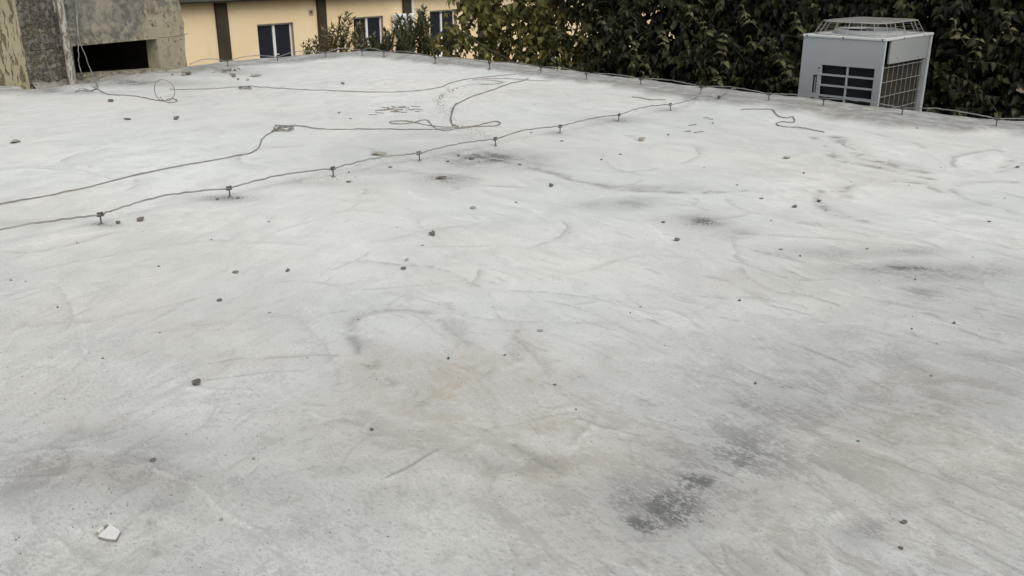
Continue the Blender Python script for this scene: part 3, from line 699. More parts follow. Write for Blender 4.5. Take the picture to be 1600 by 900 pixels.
# carcass
m = MB(); m.box((.02, T+.05, .06), (WD-.06, T+.06, AH-.04)); m.build('filter', MINT, ac)  # black sheet, its colour stands for the dark depth behind the grille
m = MB(); m.box((.0, T, .06), (.02, DP, AH-.035)); m.box((.02, DP-.02, .06), (WD-.02, DP, AH-.035)); m.build('rear_panels', MAC, ac)
m = MB(); m.box((.0, 0.0, 0), (WD, DP, .058)); m.build('base_frame', MGAL, ac)
m = MB(); m.bevbox((-.012, -.012, AH-.034), (WD+.012, DP+.012, AH), .006)
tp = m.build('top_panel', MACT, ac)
# right side: upper panel, corner posts, coil and wire grid
zpan = (sl_(1387.5, 101)[1] + sl_(1450, 90)[1])/2
d0, d1 = sl_(1391.5, 80)[0], sl_(1450, 70)[0]
m = MB(); m.box((WD-.03, .012, .06), (WD+.002, .028, AH-.036)); m.build('corner_trim', MACT, ac)
m = MB(); m.box((WD-.05, T+.002, .06), (WD-.026, T+.05, AH-.036)); m.build('corner_post', MGAL, ac)
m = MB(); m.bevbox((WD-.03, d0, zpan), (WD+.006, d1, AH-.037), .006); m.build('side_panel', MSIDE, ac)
m = MB(); m.box((WD-.06, DP-.16, .06), (WD-.02, DP-.035, zpan-.002)); m.box((WD-.06, d1+.003, zpan), (WD-.02, DP-.035, AH-.037)); m.build('corner_post', MGAL, ac)
m = MB(); m.box((WD-.018, DP-.033, .06), (WD+.004, DP-.001, AH-.036)); m.build('corner_trim', MACT, ac)
m = MB(); m.box((WD-.10, T+.06, .06), (WD-.075, DP-.16, zpan)); m.build('coil', MCOIL, ac)
gy0, gy1 = .05, DP-.165
for k in range(9):
    y = gy0 + (gy1-gy0)*(k+.15)/8.3; m = MB(); m.tube([(WD-.016, y, .07), (WD-.016, y, zpan-.015)], .003, 6); m.build('grid_wire', MGRID, ac)
zk = zpan-.04; pitch2 = (sl_(1389, 110.5)[1] - sl_(1386.5, 133)[1])
for k in range(6):
    if zk-pitch2*k < .08: break
    m = MB(); m.tube([(WD-.008, gy0, zk-pitch2*k), (WD-.008, gy1, zk-pitch2*k)], .005, 6); m.build('grid_rail', MGRID, ac)
for (x, z) in ((.05, AH-.017), (WD*.5, AH-.017), (WD-.04, AH-.017)):
    m = MB(); m.tube([(x, -.016, z), (x, -.010, z)], .011, 8); m.build('screw', MSCR, tp)
for (y, z) in ((DP*.35, AH-.017), (DP*.78, AH-.017)):
    m = MB(); m.tube([(WD+.010, y, z), (WD+.016, y, z)], .011, 8); m.build('screw', MSCR, tp)
for (y, z) in ((DP*.27, zpan+.06), (DP*.72, zpan+.04)):
    m = MB(); m.tube([(WD+.003, y, z), (WD+.011, y, z)], .008, 8); m.build('screw', MSCR, ac)
sc_ = fl_(1280, 106); m = MB(); m.tube([(sc_[0], -.005, sc_[1]), (sc_[0], .004, sc_[1])], .011, 8); m.build('screw', MSCR, ac)
# fan guard: a chamfered frustum of bars with a mesh lid
gi, gh, ti, ch = .10, .165, .20, .14
def octa(i, c, z): return [(i+c,i,z),(WD-i-c,i,z),(WD-i,i+c,z),(WD-i,DP-i-c,z),(WD-i-c,DP-i,z),(i+c,DP-i,z),(i,DP-i-c,z),(i,i+c,z)]
lo_, hi_ = octa(.055, .12, AH+.006), octa(.13, .11, AH+gh)
gd = empty('x', (0,0,0)); bpy.data.objects.remove(gd)
m = MB(); m.tube(lo_+[lo_[0]], .008, 6); gdo = m.build('fan_guard', MGRID, ac)
m = MB(); m.tube(hi_+[hi_[0]], .008, 6); m.build('guard_rim', MGRID, gdo)
def lerp(a, b, t): return tuple(x+(y-x)*t for x, y in zip(a, b))
for i in range(8):
    a, b, c, d = lo_[i], lo_[(i+1) % 8], hi_[i], hi_[(i+1) % 8]
    nb = 4 if i % 2 == 0 else 1
    for k in range(nb):
        m = MB(); m.tube([lerp(a, b, k/nb), lerp(c, d, k/nb)], .0045, 6); m.build('guard_bar', MGRID, gdo)
    m = MB()
    for q in (.33, .66):
        m.tube([lerp(a, c, q), lerp(b, d, q)], .0011, 5)
    m.build('guard_wire', MGRID, gdo)
GI, GC = .13, .11
m = MB(); nx_ = 34
for k in range(1, nx_):
    x = GI+(WD-2*GI)*k/nx_; cut = max(0, GC-(min(x-GI, WD-GI-x))); m.tube([(x, GI+cut, AH+gh+.004), (x, DP-GI-cut, AH+gh+.004)], .0015, 4, smooth=False)
ny_ = 26
for k in range(1, ny_):
    y = GI+(DP-2*GI)*k/ny_; cut = max(0, GC-(min(y-GI, DP-GI-y))); m.tube([(GI+cut, y, AH+gh+.009), (WD-GI-cut, y, AH+gh+.009)], .0015, 4, smooth=False)
m.build('guard_mesh', MGRID, gdo)
# bellmouth ring, hub and blades
cx, cy = WD/2, DP/2; rr = min(WD, DP)*.5-.13
m = MB(); an = np.linspace(0, 2*math.pi, 49)
prof = [(rr+.05, AH+.004), (rr+.03, AH+.03), (rr, AH+.055), (rr-.015, AH+.045), (rr-.012, AH+.004)]
vs_ = [(cx+r*math.cos(a), cy+r*math.sin(a), z) for a in an for r, z in prof]
m.add(vs_, [(i*5+j, i*5+j+1, (i+1)*5+j+1, (i+1)*5+j)[::-1] for i in range(48) for j in range(4)], True); m.build('bellmouth', MSIDE, ac)
m = MB(); m.tube([(cx, cy, AH+.004), (cx, cy, AH+.012)], rr-.02, 32); m.build('fan_well', MINT, ac)
m = MB(); m.tube([(cx, cy, AH+.012), (cx, cy, AH+.05), (cx, cy, AH+.06)], [.07, .07, .05], 16); hub = m.build('fan_hub', MFASC, ac)
for k in range(4):
    m = MB(); a0 = k*math.pi/2; v = []
    for i in range(7):
        q = i/6; r = .06+(rr-.09)*q; sw = .5+.35*q
        for s in (-1, 1):
            aa = a0+s*sw*.5; v.append((cx+r*math.cos(aa), cy+r*math.sin(aa), AH+.034+s*.018))
    m.add(v, [(i*2, i*2+1, i*2+3, i*2+2) for i in range(6)], True); m.build('fan_blade', MGAL, hub)
# steel stand below, down to the ground
for (x, y) in ((.05, .05), (WD-.05, .05), (.05, DP-.05), (WD-.05, DP-.05)):
    m = MB(); m.box((x-.04, y-.04, GZ-ACB), (x+.04, y+.04, -.002)); m.build('stand_leg', MGAL, ac)

# ================================================================== FOLIAGE
def leaf_template(w=.5, nseg=3, fold=.16, droop=.25):
    v = []; f = []
    xs = [0, .22, .55, 1.0] if nseg == 3 else list(np.linspace(0, 1, nseg+1))
    ws = [0, .46, .40, 0] if nseg == 3 else [0]+[.5*math.sin(math.pi*x**.8) for x in xs[1:-1]]+[0]
    for i, x in enumerate(xs):
        z = -droop*x*x
        if ws[i] == 0: v.append((x, 0, z))
        else: v += [(x, ws[i]*w, z+fold*ws[i]), (x, 0, z), (x, -ws[i]*w, z+fold*ws[i])]
    # nseg 3: 0 | 1 2 3 | 4 5 6 | 7
    f = [(0,2,1),(0,3,2),(1,2,5,4),(2,3,6,5),(4,5,7),(5,6,7)]
    return np.array(v), f
LV, LF = leaf_template(.66, fold=.30, droop=.45); OV, OF = leaf_template(.26, fold=.05, droop=.12)
def basis(d, n):
    d = d/np.linalg.norm(d, axis=1, keepdims=True)
    s = np.cross(n, d); s /= np.linalg.norm(s, axis=1, keepdims=True)+1e-9
    nn = np.cross(d, s); return np.stack([d, s, nn], -1)      # columns
def leaf_mesh(name, tv, tf, pos, M, sc, mat, parent, origin, var):
    n, k = len(pos), len(tv)
    V = np.einsum('nij,kj->nki', M, tv)*sc[:, None, None] + pos[:, None, :] - np.array(origin)[None, None]
    V = V.reshape(-1, 3)
    sizes = [len(f) for f in tf]; flat = np.array([i for f in tf for i in f]); L = len(flat)
    loops = (flat[None] + (np.arange(n)*k)[:, None]).ravel()
    tot = np.tile(sizes, n); start = np.r_[0, np.cumsum(tot)[:-1]]
    me = bpy.data.meshes.new(name)
    me.vertices.add(len(V)); me.vertices.foreach_set('co', V.astype(np.float32).ravel())
    me.loops.add(len(loops)); me.loops.foreach_set('vertex_index', loops.astype(np.int32))
    me.polygons.add(len(tot)); me.polygons.foreach_set('loop_start', start.astype(np.int32))
    a = me.attributes.new('tint', 'FLOAT', 'POINT'); a.data.foreach_set('value', np.repeat(var, k).astype(np.float32))
    me.update(calc_edges=True); me.validate()
    o = link(name, me, mat, parent); o['kind'] = 'stuff'; return o
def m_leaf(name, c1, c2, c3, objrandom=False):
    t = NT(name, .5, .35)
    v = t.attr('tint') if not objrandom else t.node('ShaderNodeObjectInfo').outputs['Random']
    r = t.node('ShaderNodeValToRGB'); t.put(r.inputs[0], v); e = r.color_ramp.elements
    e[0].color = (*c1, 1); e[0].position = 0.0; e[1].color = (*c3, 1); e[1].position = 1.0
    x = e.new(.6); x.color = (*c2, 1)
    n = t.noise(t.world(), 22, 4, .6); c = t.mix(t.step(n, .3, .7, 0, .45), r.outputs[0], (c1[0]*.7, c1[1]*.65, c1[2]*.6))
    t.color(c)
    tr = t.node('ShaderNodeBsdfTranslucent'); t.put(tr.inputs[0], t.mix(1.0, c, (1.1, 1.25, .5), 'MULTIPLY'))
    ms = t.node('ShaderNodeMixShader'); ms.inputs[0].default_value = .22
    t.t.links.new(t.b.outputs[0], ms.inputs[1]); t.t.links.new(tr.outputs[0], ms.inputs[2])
    t.t.links.new(ms.outputs[0], t.n['Material Output'].inputs['Surface']); return t.m
DK = ((.013,.016,.005), (.032,.036,.012), (.105,.108,.045))  # lowest tone darkened for the shade at the hedge's right end
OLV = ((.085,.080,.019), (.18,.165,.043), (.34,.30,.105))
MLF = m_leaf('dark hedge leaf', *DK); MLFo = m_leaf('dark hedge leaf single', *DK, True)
MOL = m_leaf('olive leaf', *OLV); MOLo = m_leaf('olive leaf single', *OLV, True)
MBARK = mottled('grey brown bark', (.055,.045,.032), (.10,.085,.062), 9, .9, .5, 40)
MTWIG = mottled('pale twig', (.13,.105,.07), (.19,.155,.10), 9, .9)
def lump(x, y, ph): return .5*np.sin(x*1.7+ph)*np.cos(y*2.1+ph*1.7) + .3*np.sin(x*3.9+1.3*ph+y*1.1) + .2*np.cos(y*5.3+x*2.7)
def foliage(root, P0, d, n, L, zlo, zhi, shoots, per, size, mat, mato, ph, nsingle, depth=.9, tintshift=0., bulge=.45, origin=(0,0,0), shade_right=0., zpow=1.0):
    """shoots that start inside a rounded wall of foliage and hang outward; d along, n outward"""
    d = np.array(d); n = np.array(n); up = np.array((0, 0, 1.))
    s = rng.uniform(0, L, shoots); z = zlo + (zhi-zlo)*rng.random(shoots)**zpow
    back = rng.random(shoots)**1.3*depth
    off = bulge*lump(s, z, ph) - back
    base = np.array(P0)[None]+d[None]*s[:, None]+n[None]*off[:, None]+up[None]*z[:, None]
    dirs = n[None]*rng.uniform(.1, 1, shoots)[:, None] + d[None]*rng.normal(0, .6, shoots)[:, None] + up[None]*rng.normal(.25, .55, shoots)[:, None]
    dirs /= np.linalg.norm(dirs, axis=1, keepdims=True)
    ln = rng.uniform(.25, .8, shoots)
    pos = []; dd = []; nn = []; tint = []
    ts = rng.normal(0, .27, shoots)
    for k in range(per):
        q = (k+.5)/per
        p = base + dirs*(ln*q)[:, None] - up[None]*(.22*ln*q*q)[:, None]
        side = np.cross(dirs, up[None]); side /= np.linalg.norm(side, axis=1, keepdims=True)+1e-9
        sg = (1 if k % 2 else -1)
        ld = dirs*.55 + side*(sg*rng.uniform(.5, 1.0, shoots))[:, None] - up[None]*rng.uniform(.35, 1.5, shoots)[:, None] + rng.normal(0, .22, (shoots, 3))
        ln_ = up[None]*.75 + n[None]*rng.uniform(.3, 1.4, shoots)[:, None] + rng.normal(0, .35, (shoots, 3))
        pos.append(p); dd.append(ld); nn.append(ln_ + rng.normal(0, .35, (shoots, 3))); tint.append(np.clip(.42+.30*lump(s*.9+3, z*1.1, ph+2)+ts+tintshift-shade_right*s/L+.25*q+rng.normal(0, .12, shoots)-.25*back/depth, 0, 1))  # right end and inner leaves darker, shade put into the tint
    pos = np.vstack(pos); M = basis(np.vstack(dd), np.vstack(nn)); tint = np.concatenate(tint)
    sc = size*np.clip(rng.lognormal(-.1, .33, len(pos)), .4, 1.7)
    tw = MB()
    for i in np.nonzero((rng.random(shoots) < .22) & (back < depth*.35))[0][:420]:
        b_, d_, l_ = Vector(base[i]) - Vector(origin), Vector(dirs[i]), ln[i]
        tw.tube([b_ - d_*.15, b_ + d_*l_*.5 - Vector((0, 0, .055*l_)), b_ + d_*l_*1.05 - Vector((0, 0, .24*l_))], [.006, .0045, .002], 4)
    if tw.v: tw.build('twigs', MTWIG, root)['kind'] = 'stuff'
    # the leaves that show largest become single leaves
    rel = (pos - np.array(P0)) @ n; vis = rel + .0
    pr = pos - np.array((0, 0, H)); zc = pr[:,1]*CP - pr[:,2]*SP; px = 800+F*pr[:,0]/zc; py = 450-F*(pr[:,1]*SP+pr[:,2]*CP)/zc
    inview = (px > 5) & (px < 1595) & (py > 3) & (py < 190) & (py < np.interp(px, [p[0] for p in EDGE_PX], [p[1] for p in EDGE_PX]) - 6)
    score = np.where(inview, sc/zc*(1+np.clip(rel, -.6, .8)), -1)
    take = np.argsort(-score)[:nsingle] if nsingle else np.array([], int)
    keep = np.ones(len(pos), bool); keep[take] = False
    fo = leaf_mesh('foliage', LV, LF, pos[keep], M[keep], sc[keep], mat, root, origin, tint[keep])
    if nsingle:
        me = bpy.data.meshes.new('leaf'); me.from_pydata(LV.tolist(), [], LF); me.update(); me.materials.append(mato)
        for i in take:
            o = bpy.data.objects.new('leaf', me); col.objects.link(o); o.parent = root
            mm = Matrix([list(M[i][r]*sc[i]) + [pos[i][r]-origin[r]] for r in range(3)] + [[0,0,0,1]]); o.matrix_local = mm
    return base
def stems(root, P0, d, n, L, count, h0, h1, r, origin, mat, off=-.5):
    for k in range(count):
        s = L*(k+rng.uniform(.2, .8))/count; o = np.array(P0)+np.array(d)*s+np.array(n)*(off+rng.uniform(-.2, .2)) - np.array(origin)
        h = rng.uniform(h0, h1); pts = []; a = rng.uniform(0, 6.28)
        for i in range(8):
            q = i/7; pts.append((o[0]+.18*math.sin(a+q*4)*q, o[1]+.18*math.cos(a*1.3+q*3.3)*q, GZ-.05-origin[2]+h*q))
        m = MB(); m.tube(pts, [r*(1-.7*i/7) for i in range(8)], 8)
        for b in range(4):
            i = rng.integers(3, 7); p = Vector(pts[i]); e = Vector((rng.normal(0, .5), rng.normal(0, .5), rng.uniform(.3, .9)))
            m.tube([p, p+e*.5, p+e+Vector((0, 0, .15))], [r*.35, r*.25, r*.1], 6)
        m.build('stem', mat, root)
# hedge line: parallel to the right-hand edge, about two metres out
hd = Vector((math.cos(R(-43)), math.sin(R(-43)), 0)); hn = Vector((-math.sin(R(43)), -math.cos(R(43)), 0))
hn = Vector((hd.y, -hd.x, 0)); hn = hn if hn.dot(Vector((0, -1, 0))) > 0 else -hn
hs0 = at(880, 100, 18.3); hs0.z = 0
hedge = empty('hedge', (hs0.x, hs0.y, GZ))
tag(hedge, 'tall dense dark green hedge behind the white condenser unit', 'hedge')
org = (hs0.x, hs0.y, GZ)
foliage(hedge, tuple(hs0), tuple(hd), tuple(hn), 15.5, -1.9, 2.1, 5600, 12, .108, MLF, MLFo, 1.0, 190, origin=org, tintshift=.24, shade_right=.55)  # lit left end and shaded right end are put into the leaf tint
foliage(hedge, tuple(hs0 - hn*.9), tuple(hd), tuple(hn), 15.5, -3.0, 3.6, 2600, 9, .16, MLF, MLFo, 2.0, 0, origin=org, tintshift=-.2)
foliage(hedge, tuple(hs0 + hn*.1), tuple(hd), tuple(hn), 15.5, 2.0, 4.2, 1500, 9, .16, MLF, MLFo, 3.0, 0, origin=org, bulge=.6)  # unseen upper crown, added to block light from above
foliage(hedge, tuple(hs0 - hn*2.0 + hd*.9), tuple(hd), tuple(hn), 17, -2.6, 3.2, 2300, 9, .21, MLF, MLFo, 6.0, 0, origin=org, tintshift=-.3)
stems(hedge, tuple(hs0), tuple(hd), tuple(hn), 15, 9, 4.5, 6.5, .07, org, MBARK, -.9)
# sprigs standing out in front of the hedge, their light put into paler leaves
MSPR = m_leaf('lit sprig leaf', (.085,.09,.04), (.15,.155,.075), (.22,.22,.12), True)
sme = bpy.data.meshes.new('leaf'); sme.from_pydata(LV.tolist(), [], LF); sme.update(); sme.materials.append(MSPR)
def sprig(root, org, x, y, L, lean):
    p = on_plane(x, y, hs0 + hn*.95, hn); tw_ = MB(); tip = p; base = p + hd*lean + Vector((0, 0, -L)) - hn*.35
    P = catmull([base, (base+tip)/2 + hn*.08, tip], 5); tw_.tube([q-Vector(org) for q in P], [.006*(1-.6*i/(len(P)-1)) for i in range(len(P))], 5); tw_.build('stem', MTWIG, root)
    n = max(3, int(L/.10))
    for k in range(n):
        q = P[int((1-k/n)*(len(P)-1))]; sz = .075+.06*min(1, k/3)
        for sg in (-1, 1):
            dv = hd*sg*rng.uniform(.6, 1.0) + hn*rng.uniform(.1, .6) + Vector((0, 0, rng.uniform(-.5, .35)))
            M = basis(np.array([tuple(dv)]), np.array([tuple(Vector((0, 0, 1)) + hn*.5 + Vector(rng.normal(0, .3, 3)))]))[0]*sz*rng.uniform(.7, 1.2)
            o = bpy.data.objects.new('leaf', sme); col.objects.link(o); o.parent = root
            o.matrix_local = Matrix([list(M[r]) + [q[r]-org[r]] for r in range(3)] + [[0,0,0,1]])
horg = (hs0.x, hs0.y, GZ)
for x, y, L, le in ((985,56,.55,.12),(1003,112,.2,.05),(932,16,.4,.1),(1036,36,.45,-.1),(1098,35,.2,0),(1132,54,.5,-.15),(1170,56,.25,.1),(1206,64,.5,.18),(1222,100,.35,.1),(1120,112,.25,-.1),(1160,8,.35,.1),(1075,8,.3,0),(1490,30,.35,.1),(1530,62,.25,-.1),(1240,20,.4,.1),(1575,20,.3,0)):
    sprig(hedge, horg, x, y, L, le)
# olive-tinted leafy tree at the hedge's left end
ts0 = at(742, 100, 19.6); ts0.z = 0; td = (at(955, 100, 18.2)-ts0); td.z = 0; TL = td.length; td.normalize()
tn = Vector((td.y, -td.x, 0)); tn = tn if tn.y < 0 else -tn
tree = empty('leafy_tree', (ts0.x, ts0.y, GZ)); tag(tree, 'olive green broad leaved tree between the ochre building and the dark hedge', 'tree')
org = (ts0.x, ts0.y, GZ)
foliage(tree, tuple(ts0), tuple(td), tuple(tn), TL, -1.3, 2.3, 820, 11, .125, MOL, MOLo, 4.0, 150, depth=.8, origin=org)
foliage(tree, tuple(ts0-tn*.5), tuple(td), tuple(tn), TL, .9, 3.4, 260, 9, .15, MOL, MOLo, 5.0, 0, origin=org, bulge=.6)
stems(tree, tuple(ts0), tuple(td), tuple(tn), TL, 2, 5.0, 6.0, .08, org, MBARK, -.3)
# young broad-leaved plant left of it
vs0 = at(662, 90, 19.9); vs0.z = 0; vd = at(748, 90, 19.4)-vs0; vd.z = 0; VL = vd.length; vd.normalize(); vn = Vector((vd.y, -vd.x, 0)); vn = vn if vn.y < 0 else -vn
vine = empty('broadleaf_plant', (vs0.x, vs0.y, GZ)); tag(vine, 'loose broad leaved plant in front of the rightmost ochre building window', 'plant')
org = (vs0.x, vs0.y, GZ)
foliage(vine, tuple(vs0), tuple(vd), tuple(vn), VL, -1.2, .32, 120, 9, .12, MOL, MOLo, 7.0, 60, depth=.4, origin=org, tintshift=-.1, zpow=1.7)
foliage(vine, tuple(vs0+vd*VL*.55), tuple(vd), tuple(vn), VL*.5, .0, 1.2, 26, 9, .12, MOL, MOLo, 8.0, 20, depth=.3, origin=org, tintshift=-.1)
stems(vine, tuple(vs0), tuple(vd), tuple(vn), VL, 4, 2.7, 3.6, .02, org, MTWIG, -.1)
# oleander-like shrubs with narrow upright leaves
def shrub(label, stalks, mat, twig, leaf, density, spread):
    p0 = at(stalks[0][0], 90, stalks[0][2]); org = (p0.x, p0.y, GZ)
    root = empty('narrow_leaf_shrub', org); tag(root, label, 'shrub', 'narrow leaved shrubs behind the roof corner')
    pos = []; dd = []; nn = []; tm = MB()
    for (x, ytop, Yd) in stalks:
        tip = at(x, ytop, Yd); bx = tip.x*.72 + p0.x*.28 + rng.normal(0, spread); by = tip.y + rng.normal(0, .15)
        base = Vector((p0.x*.4+bx*.6, by, GZ)); mid = Vector((bx, by, tip.z-.9)); 
        P = catmull([base, (base+mid)/2+Vector((rng.normal(0,.1), 0, 0)), mid, tip], 8)
        tm.tube([q-Vector(org) for q in P], [.014*(1-.75*i/(len(P)-1)) for i in range(len(P))], 5)
        Ls = [0]
        for a, b in zip(P, P[1:]): Ls.append(Ls[-1]+(b-a).length)
        tot = Ls[-1]; s = tot-1.5
        while s < tot:
            i = max(0, np.searchsorted(Ls, s)-1); i = min(i, len(P)-2); q = P[i]+(P[i+1]-P[i])*((s-Ls[i])/(Ls[i+1]-Ls[i]+1e-9)); ax = (P[i+1]-P[i]).normalized()
            for _ in range(3):
                a = rng.uniform(0, 6.28); o = Vector((math.cos(a), math.sin(a), 0)); dv = ax*rng.uniform(.5, 1.1)+o*rng.uniform(.4, 1.1)
                pos.append(tuple(q)); dd.append(tuple(dv)); nn.append(tuple(o*-.6+Vector((0,0,.5))+Vector(rng.normal(0,.2,3))))
            s += density
    n = len(pos); leaf_mesh('foliage', OV, OF, np.array(pos), basis(np.array(dd), np.array(nn)), leaf*rng.uniform(.6, 1.2, n), mat, root, org, np.clip(rng.normal(.5, .25, n), 0, 1))
    tm.build('stem', twig, root)
MDRY = m_leaf('dry olive leaf', (.11,.095,.04), (.17,.145,.065), (.25,.21,.10))
MOLE = m_leaf('grey green leaf', (.07,.078,.04), (.12,.128,.068), (.21,.21,.12))
def stalks(lst, Yd, jit=4, rep=2):
    out = []
    for x, y in lst:
        for k in range(rep): out.append((x+rng.normal(0, jit), y+abs(rng.normal(0, 9))*(k > 0), Yd+rng.normal(0, .25)))
    return out
shrub('sparse brownish narrow leaved shrub before the second brown pillar', stalks([(476,66),(484,72),(492,60),(512,48),(516,40),(523,50),(530,42),(538,28),(543,22),(548,30),(505,66),(534,60),(556,48),(480,78),(498,74),(520,62),(527,70),(560,40),(550,58)], 19.6, 6, 2), MDRY, MTWIG, .15, .062, .15)
shrub('low grey green shrub before the middle ochre building window', stalks([(562,50),(570,58),(578,52),(586,60),(594,56),(600,64),(606,52),(553,62),(565,70),(590,72),(575,66),(610,62)], 19.9, 6, 3), MOLE, MTWIG, .15, .06, .15)
shrub('dense dark narrow leaved shrub below the wall air conditioner', stalks([(612,46),(620,36),(628,28),(634,34),(640,22),(648,26),(655,18),(660,14),(664,30),(668,40),(616,58),(645,45),(672,56),(655,50),(630,55)], 19.5, 6, 3), MOLE, MTWIG, .17, .055, .2)

# ================================================================== LIGHTNING WIRE AND ITS HOLDERS
def holder_mesh():
    a = MB(); a.tube([(0,0,-.01),(0,0,.03),(0,0,.064)], [.0055,.005,.005], 8)
    b = MB(); b.bevbox((-.024,-.011,.058),(.024,.011,.066), .003); b.bevbox((-.020,-.010,.078),(.020,.010,.085), .002)
    b.tube([(-.015,0,.064),(-.015,0,.089)], .004, 6); b.tube([(.015,0,.064),(.015,0,.089)], .004, 6)
    c = MB(); c.tube([(0,0,-.004),(0,0,.004),(0,0,.009)], [.022,.019,.010], 12)
    return a, b, c
MHOLD = mottled('rusty dark steel', (.055,.045,.036), (.12,.105,.09), 30, .7, metal=.3)
hp, hc, hf = holder_mesh()
meshes = []
for nm, mb_ in (('rod', hp), ('clamp', hc), ('foot', hf)):
    me = bpy.data.meshes.new(nm); me.from_pydata(mb_.v, [], mb_.f); me.polygons.foreach_set('use_smooth', mb_.sm); me.materials.append(MHOLD if nm != 'foot' else MLEDGE); me.update(); meshes.append((nm, me))
def holder(p, rz, label, group, s=1.0, lean=0.0):
    o = empty('wire_holder', p, rz); o.scale = (s, s, s); o.rotation_euler = (lean, lean*.6, rz); tag(o, label, 'wire holder', group)
    for nm, me in meshes:
        c = bpy.data.objects.new(nm, me); col.objects.link(c); c.parent = o
    return o
ORD = ['first', 'second', 'third', 'fourth', 'fifth', 'sixth', 'seventh', 'eighth', 'ninth', 'tenth']
ROW = [(158.5,351),(359.5,308.5),(521,276.5),(656,251.5),(774.5,228.5),(875,208),(966,189.5),(1047.5,172.5),(1122,160.5)]
rp = [g(x, y) for x, y in ROW]
rdir = (rp[7]-rp[0]).normalized(); raz = math.atan2(rdir.y, rdir.x)
for i, p in enumerate(rp):
    holder(p, raz + rng.normal(0, .15), f'{ORD[i]} wire holder from the left in the row across the roof', 'wire holders across the roof', 1.0, rng.normal(0, .05))
# wire: clamped at .072 over every holder, bowing between
def bowed(ptsb, zc, bow, lat, start=None, end=None):
    out = [] if start is None else [Vector(start)]
    for i, (a, b) in enumerate(zip(ptsb, ptsb[1:])):
        dirv = (b-a); L = dirv.length; dn = Vector((-dirv.y, dirv.x, 0)).normalized()
        bo = bow*rng.uniform(.6, 1.3); la = rng.normal(0, lat)
        za, zb = a.z + zc, b.z + zc
        for q, f in ((0, 0), (.05, .05), (.22, .62), (.45, 1.0), (.7, .72), (.93, .10)):
            p = a+dirv*q; p.z = za+(zb-za)*q+bo*f; p += dn*la*math.sin(math.pi*q); out.append(p)
    e = ptsb[-1].copy(); e.z += zc; out.append(e)
    if end is not None: out += [Vector(p) for p in end]
    return out
nL = rp[0] - rdir*1.02 - Vector((0.02, -.03, 0))
nL2 = nL - rdir*1.0
endp = [rp[-1] + Vector((.25, .12, .085)), g(1142, 138.5, .05)]
wire_obj('lightning_wire', bowed([nL2, nL] + rp[:8], .072, .030, .02, end=[g(1072,158.5,.085), g(1088,152,.075), g(1096,141.5,.085)]), .0068, MWIRE, 'long bowed grey wire clamped to the row of holders across the roof', 'wire', k=5)
wire_obj('lightning_wire', [rp[8]+Vector((-.45,.10,.10)), rp[8]+Vector((-.2,.03,.075)), rp[8]+Vector((0,0,.072)), g(1132,146,.075), g(1142,139.5,.095), g(1150,138,.10)], .0068, MWIRE,
         'short bent wire from the ninth holder up to the edge wire', 'wire')
holder(nL, raz, 'wire holder just outside', 'wire holders across the roof') if False else None
# the wire along the right-hand edge
ER = [(600,87),(680,96.5),(765,105),(845,112),(916,123),(1001,131.5),(1095,144.5),(1201,156.5),(1286,164.5),(1409,179.5),(1556,197)]
ep = [g(x, y+1.5, .042) for x, y in ER]; ep.append(ep[-1] + dr*1.05)
for i, p in enumerate(ep[:-1]):
    holder(p, R(-44), f'{ORD[i] if i < 10 else "eleventh"} wire holder from the corner along the right roof edge', 'wire holders along the right edge', 1.25, rng.normal(0, .05))
wire_obj('edge_wire', bowed(ep, .09, .032, .02), .0068, MWIRE, 'grey wire bowing along the right roof edge in front of the hedge', 'wire', k=5)
EL = [(297,108),(356,102.5),(434,95.5),(509,89),(566,85.5)]
lp = [g(x, y+1, .042) for x, y in EL]
for i, p in enumerate(lp[1:]):
    holder(p, R(43), f'{ORD[i]} wire holder from the concrete room along the left edge', 'wire holders along the left edge', 1.2, 0)
wire_obj('edge_wire', bowed(lp+[ep[0]], .087, .06, .02), .0068, MWIRE, 'grey wire bowing along the left roof edge before the ochre building', 'wire', k=5)

# ================================================================== LOOSE CABLES ON THE ROOF
def flat(pts, z=.009): return [g(x, y, z if len(r) == 0 else r[0]) for x, y, *r in pts]
wire_obj('loose_cable', flat([(-60,330),(0,318.5),(60,308),(130,294),(200,276),(280,259),(310,254),(385,240),(404,230),(409,218),(418,210),(436,202),(450,197),(470,196.5),(488,200),(510,201.5),(560,201.5),(640,202),(700,201.5),(728,199.5),(745,196),(760,192),(775,189.5),(782,192),(776,196),(758,197),(735,197.5),(715,200),(700,203.5),(688,203),(678,198),(668,188),(660,187.5),(648,191),(632,193),(614,193),(609,190.5),(616,189),(634,189),(650,191.5),(672,196),(700,198.5),(716,198)]), .0062, MCABLE,
         'long grey cable lying from the left edge to the flat coil in mid roof', 'cable', k=5)
wire_obj('loose_cable', flat([(716,197.5),(706,193),(704,186),(706,176),(709,166),(724,157),(742,149),(770,140),(798,129.5),(808,128),(822,124),(834,116),(842,109.5,.06),(850,106.5,.08),(866,109,.06),(880,113,.03)]), .0062, MCABLE,
         'grey cable rising from the flat coil to the right roof edge', 'cable', k=6)
wire_obj('loose_cable', flat([(708,197),(705,188),(708,172),(711,163),(714,161)]), .0058, MCABLE, 'short doubled cable end beside the cable rising to the edge', 'cable')
def knot(name, x, y, rx, ry, loops, label):
    P = []
    for i in range(loops*7):
        a = i*2*math.pi/7 + rng.normal(0, .3); r = rng.uniform(.4, 1.1); P.append(g(x+rx*r*math.cos(a), y+ry*r*math.sin(a), rng.uniform(.006, .035)))
    return wire_obj(name, P, .0055, MCABLE, label, 'cable knot')
knot('cable_knot', 444, 199.5, 15, 4, 3, 'tangled knot in the long grey cable left of mid roof')
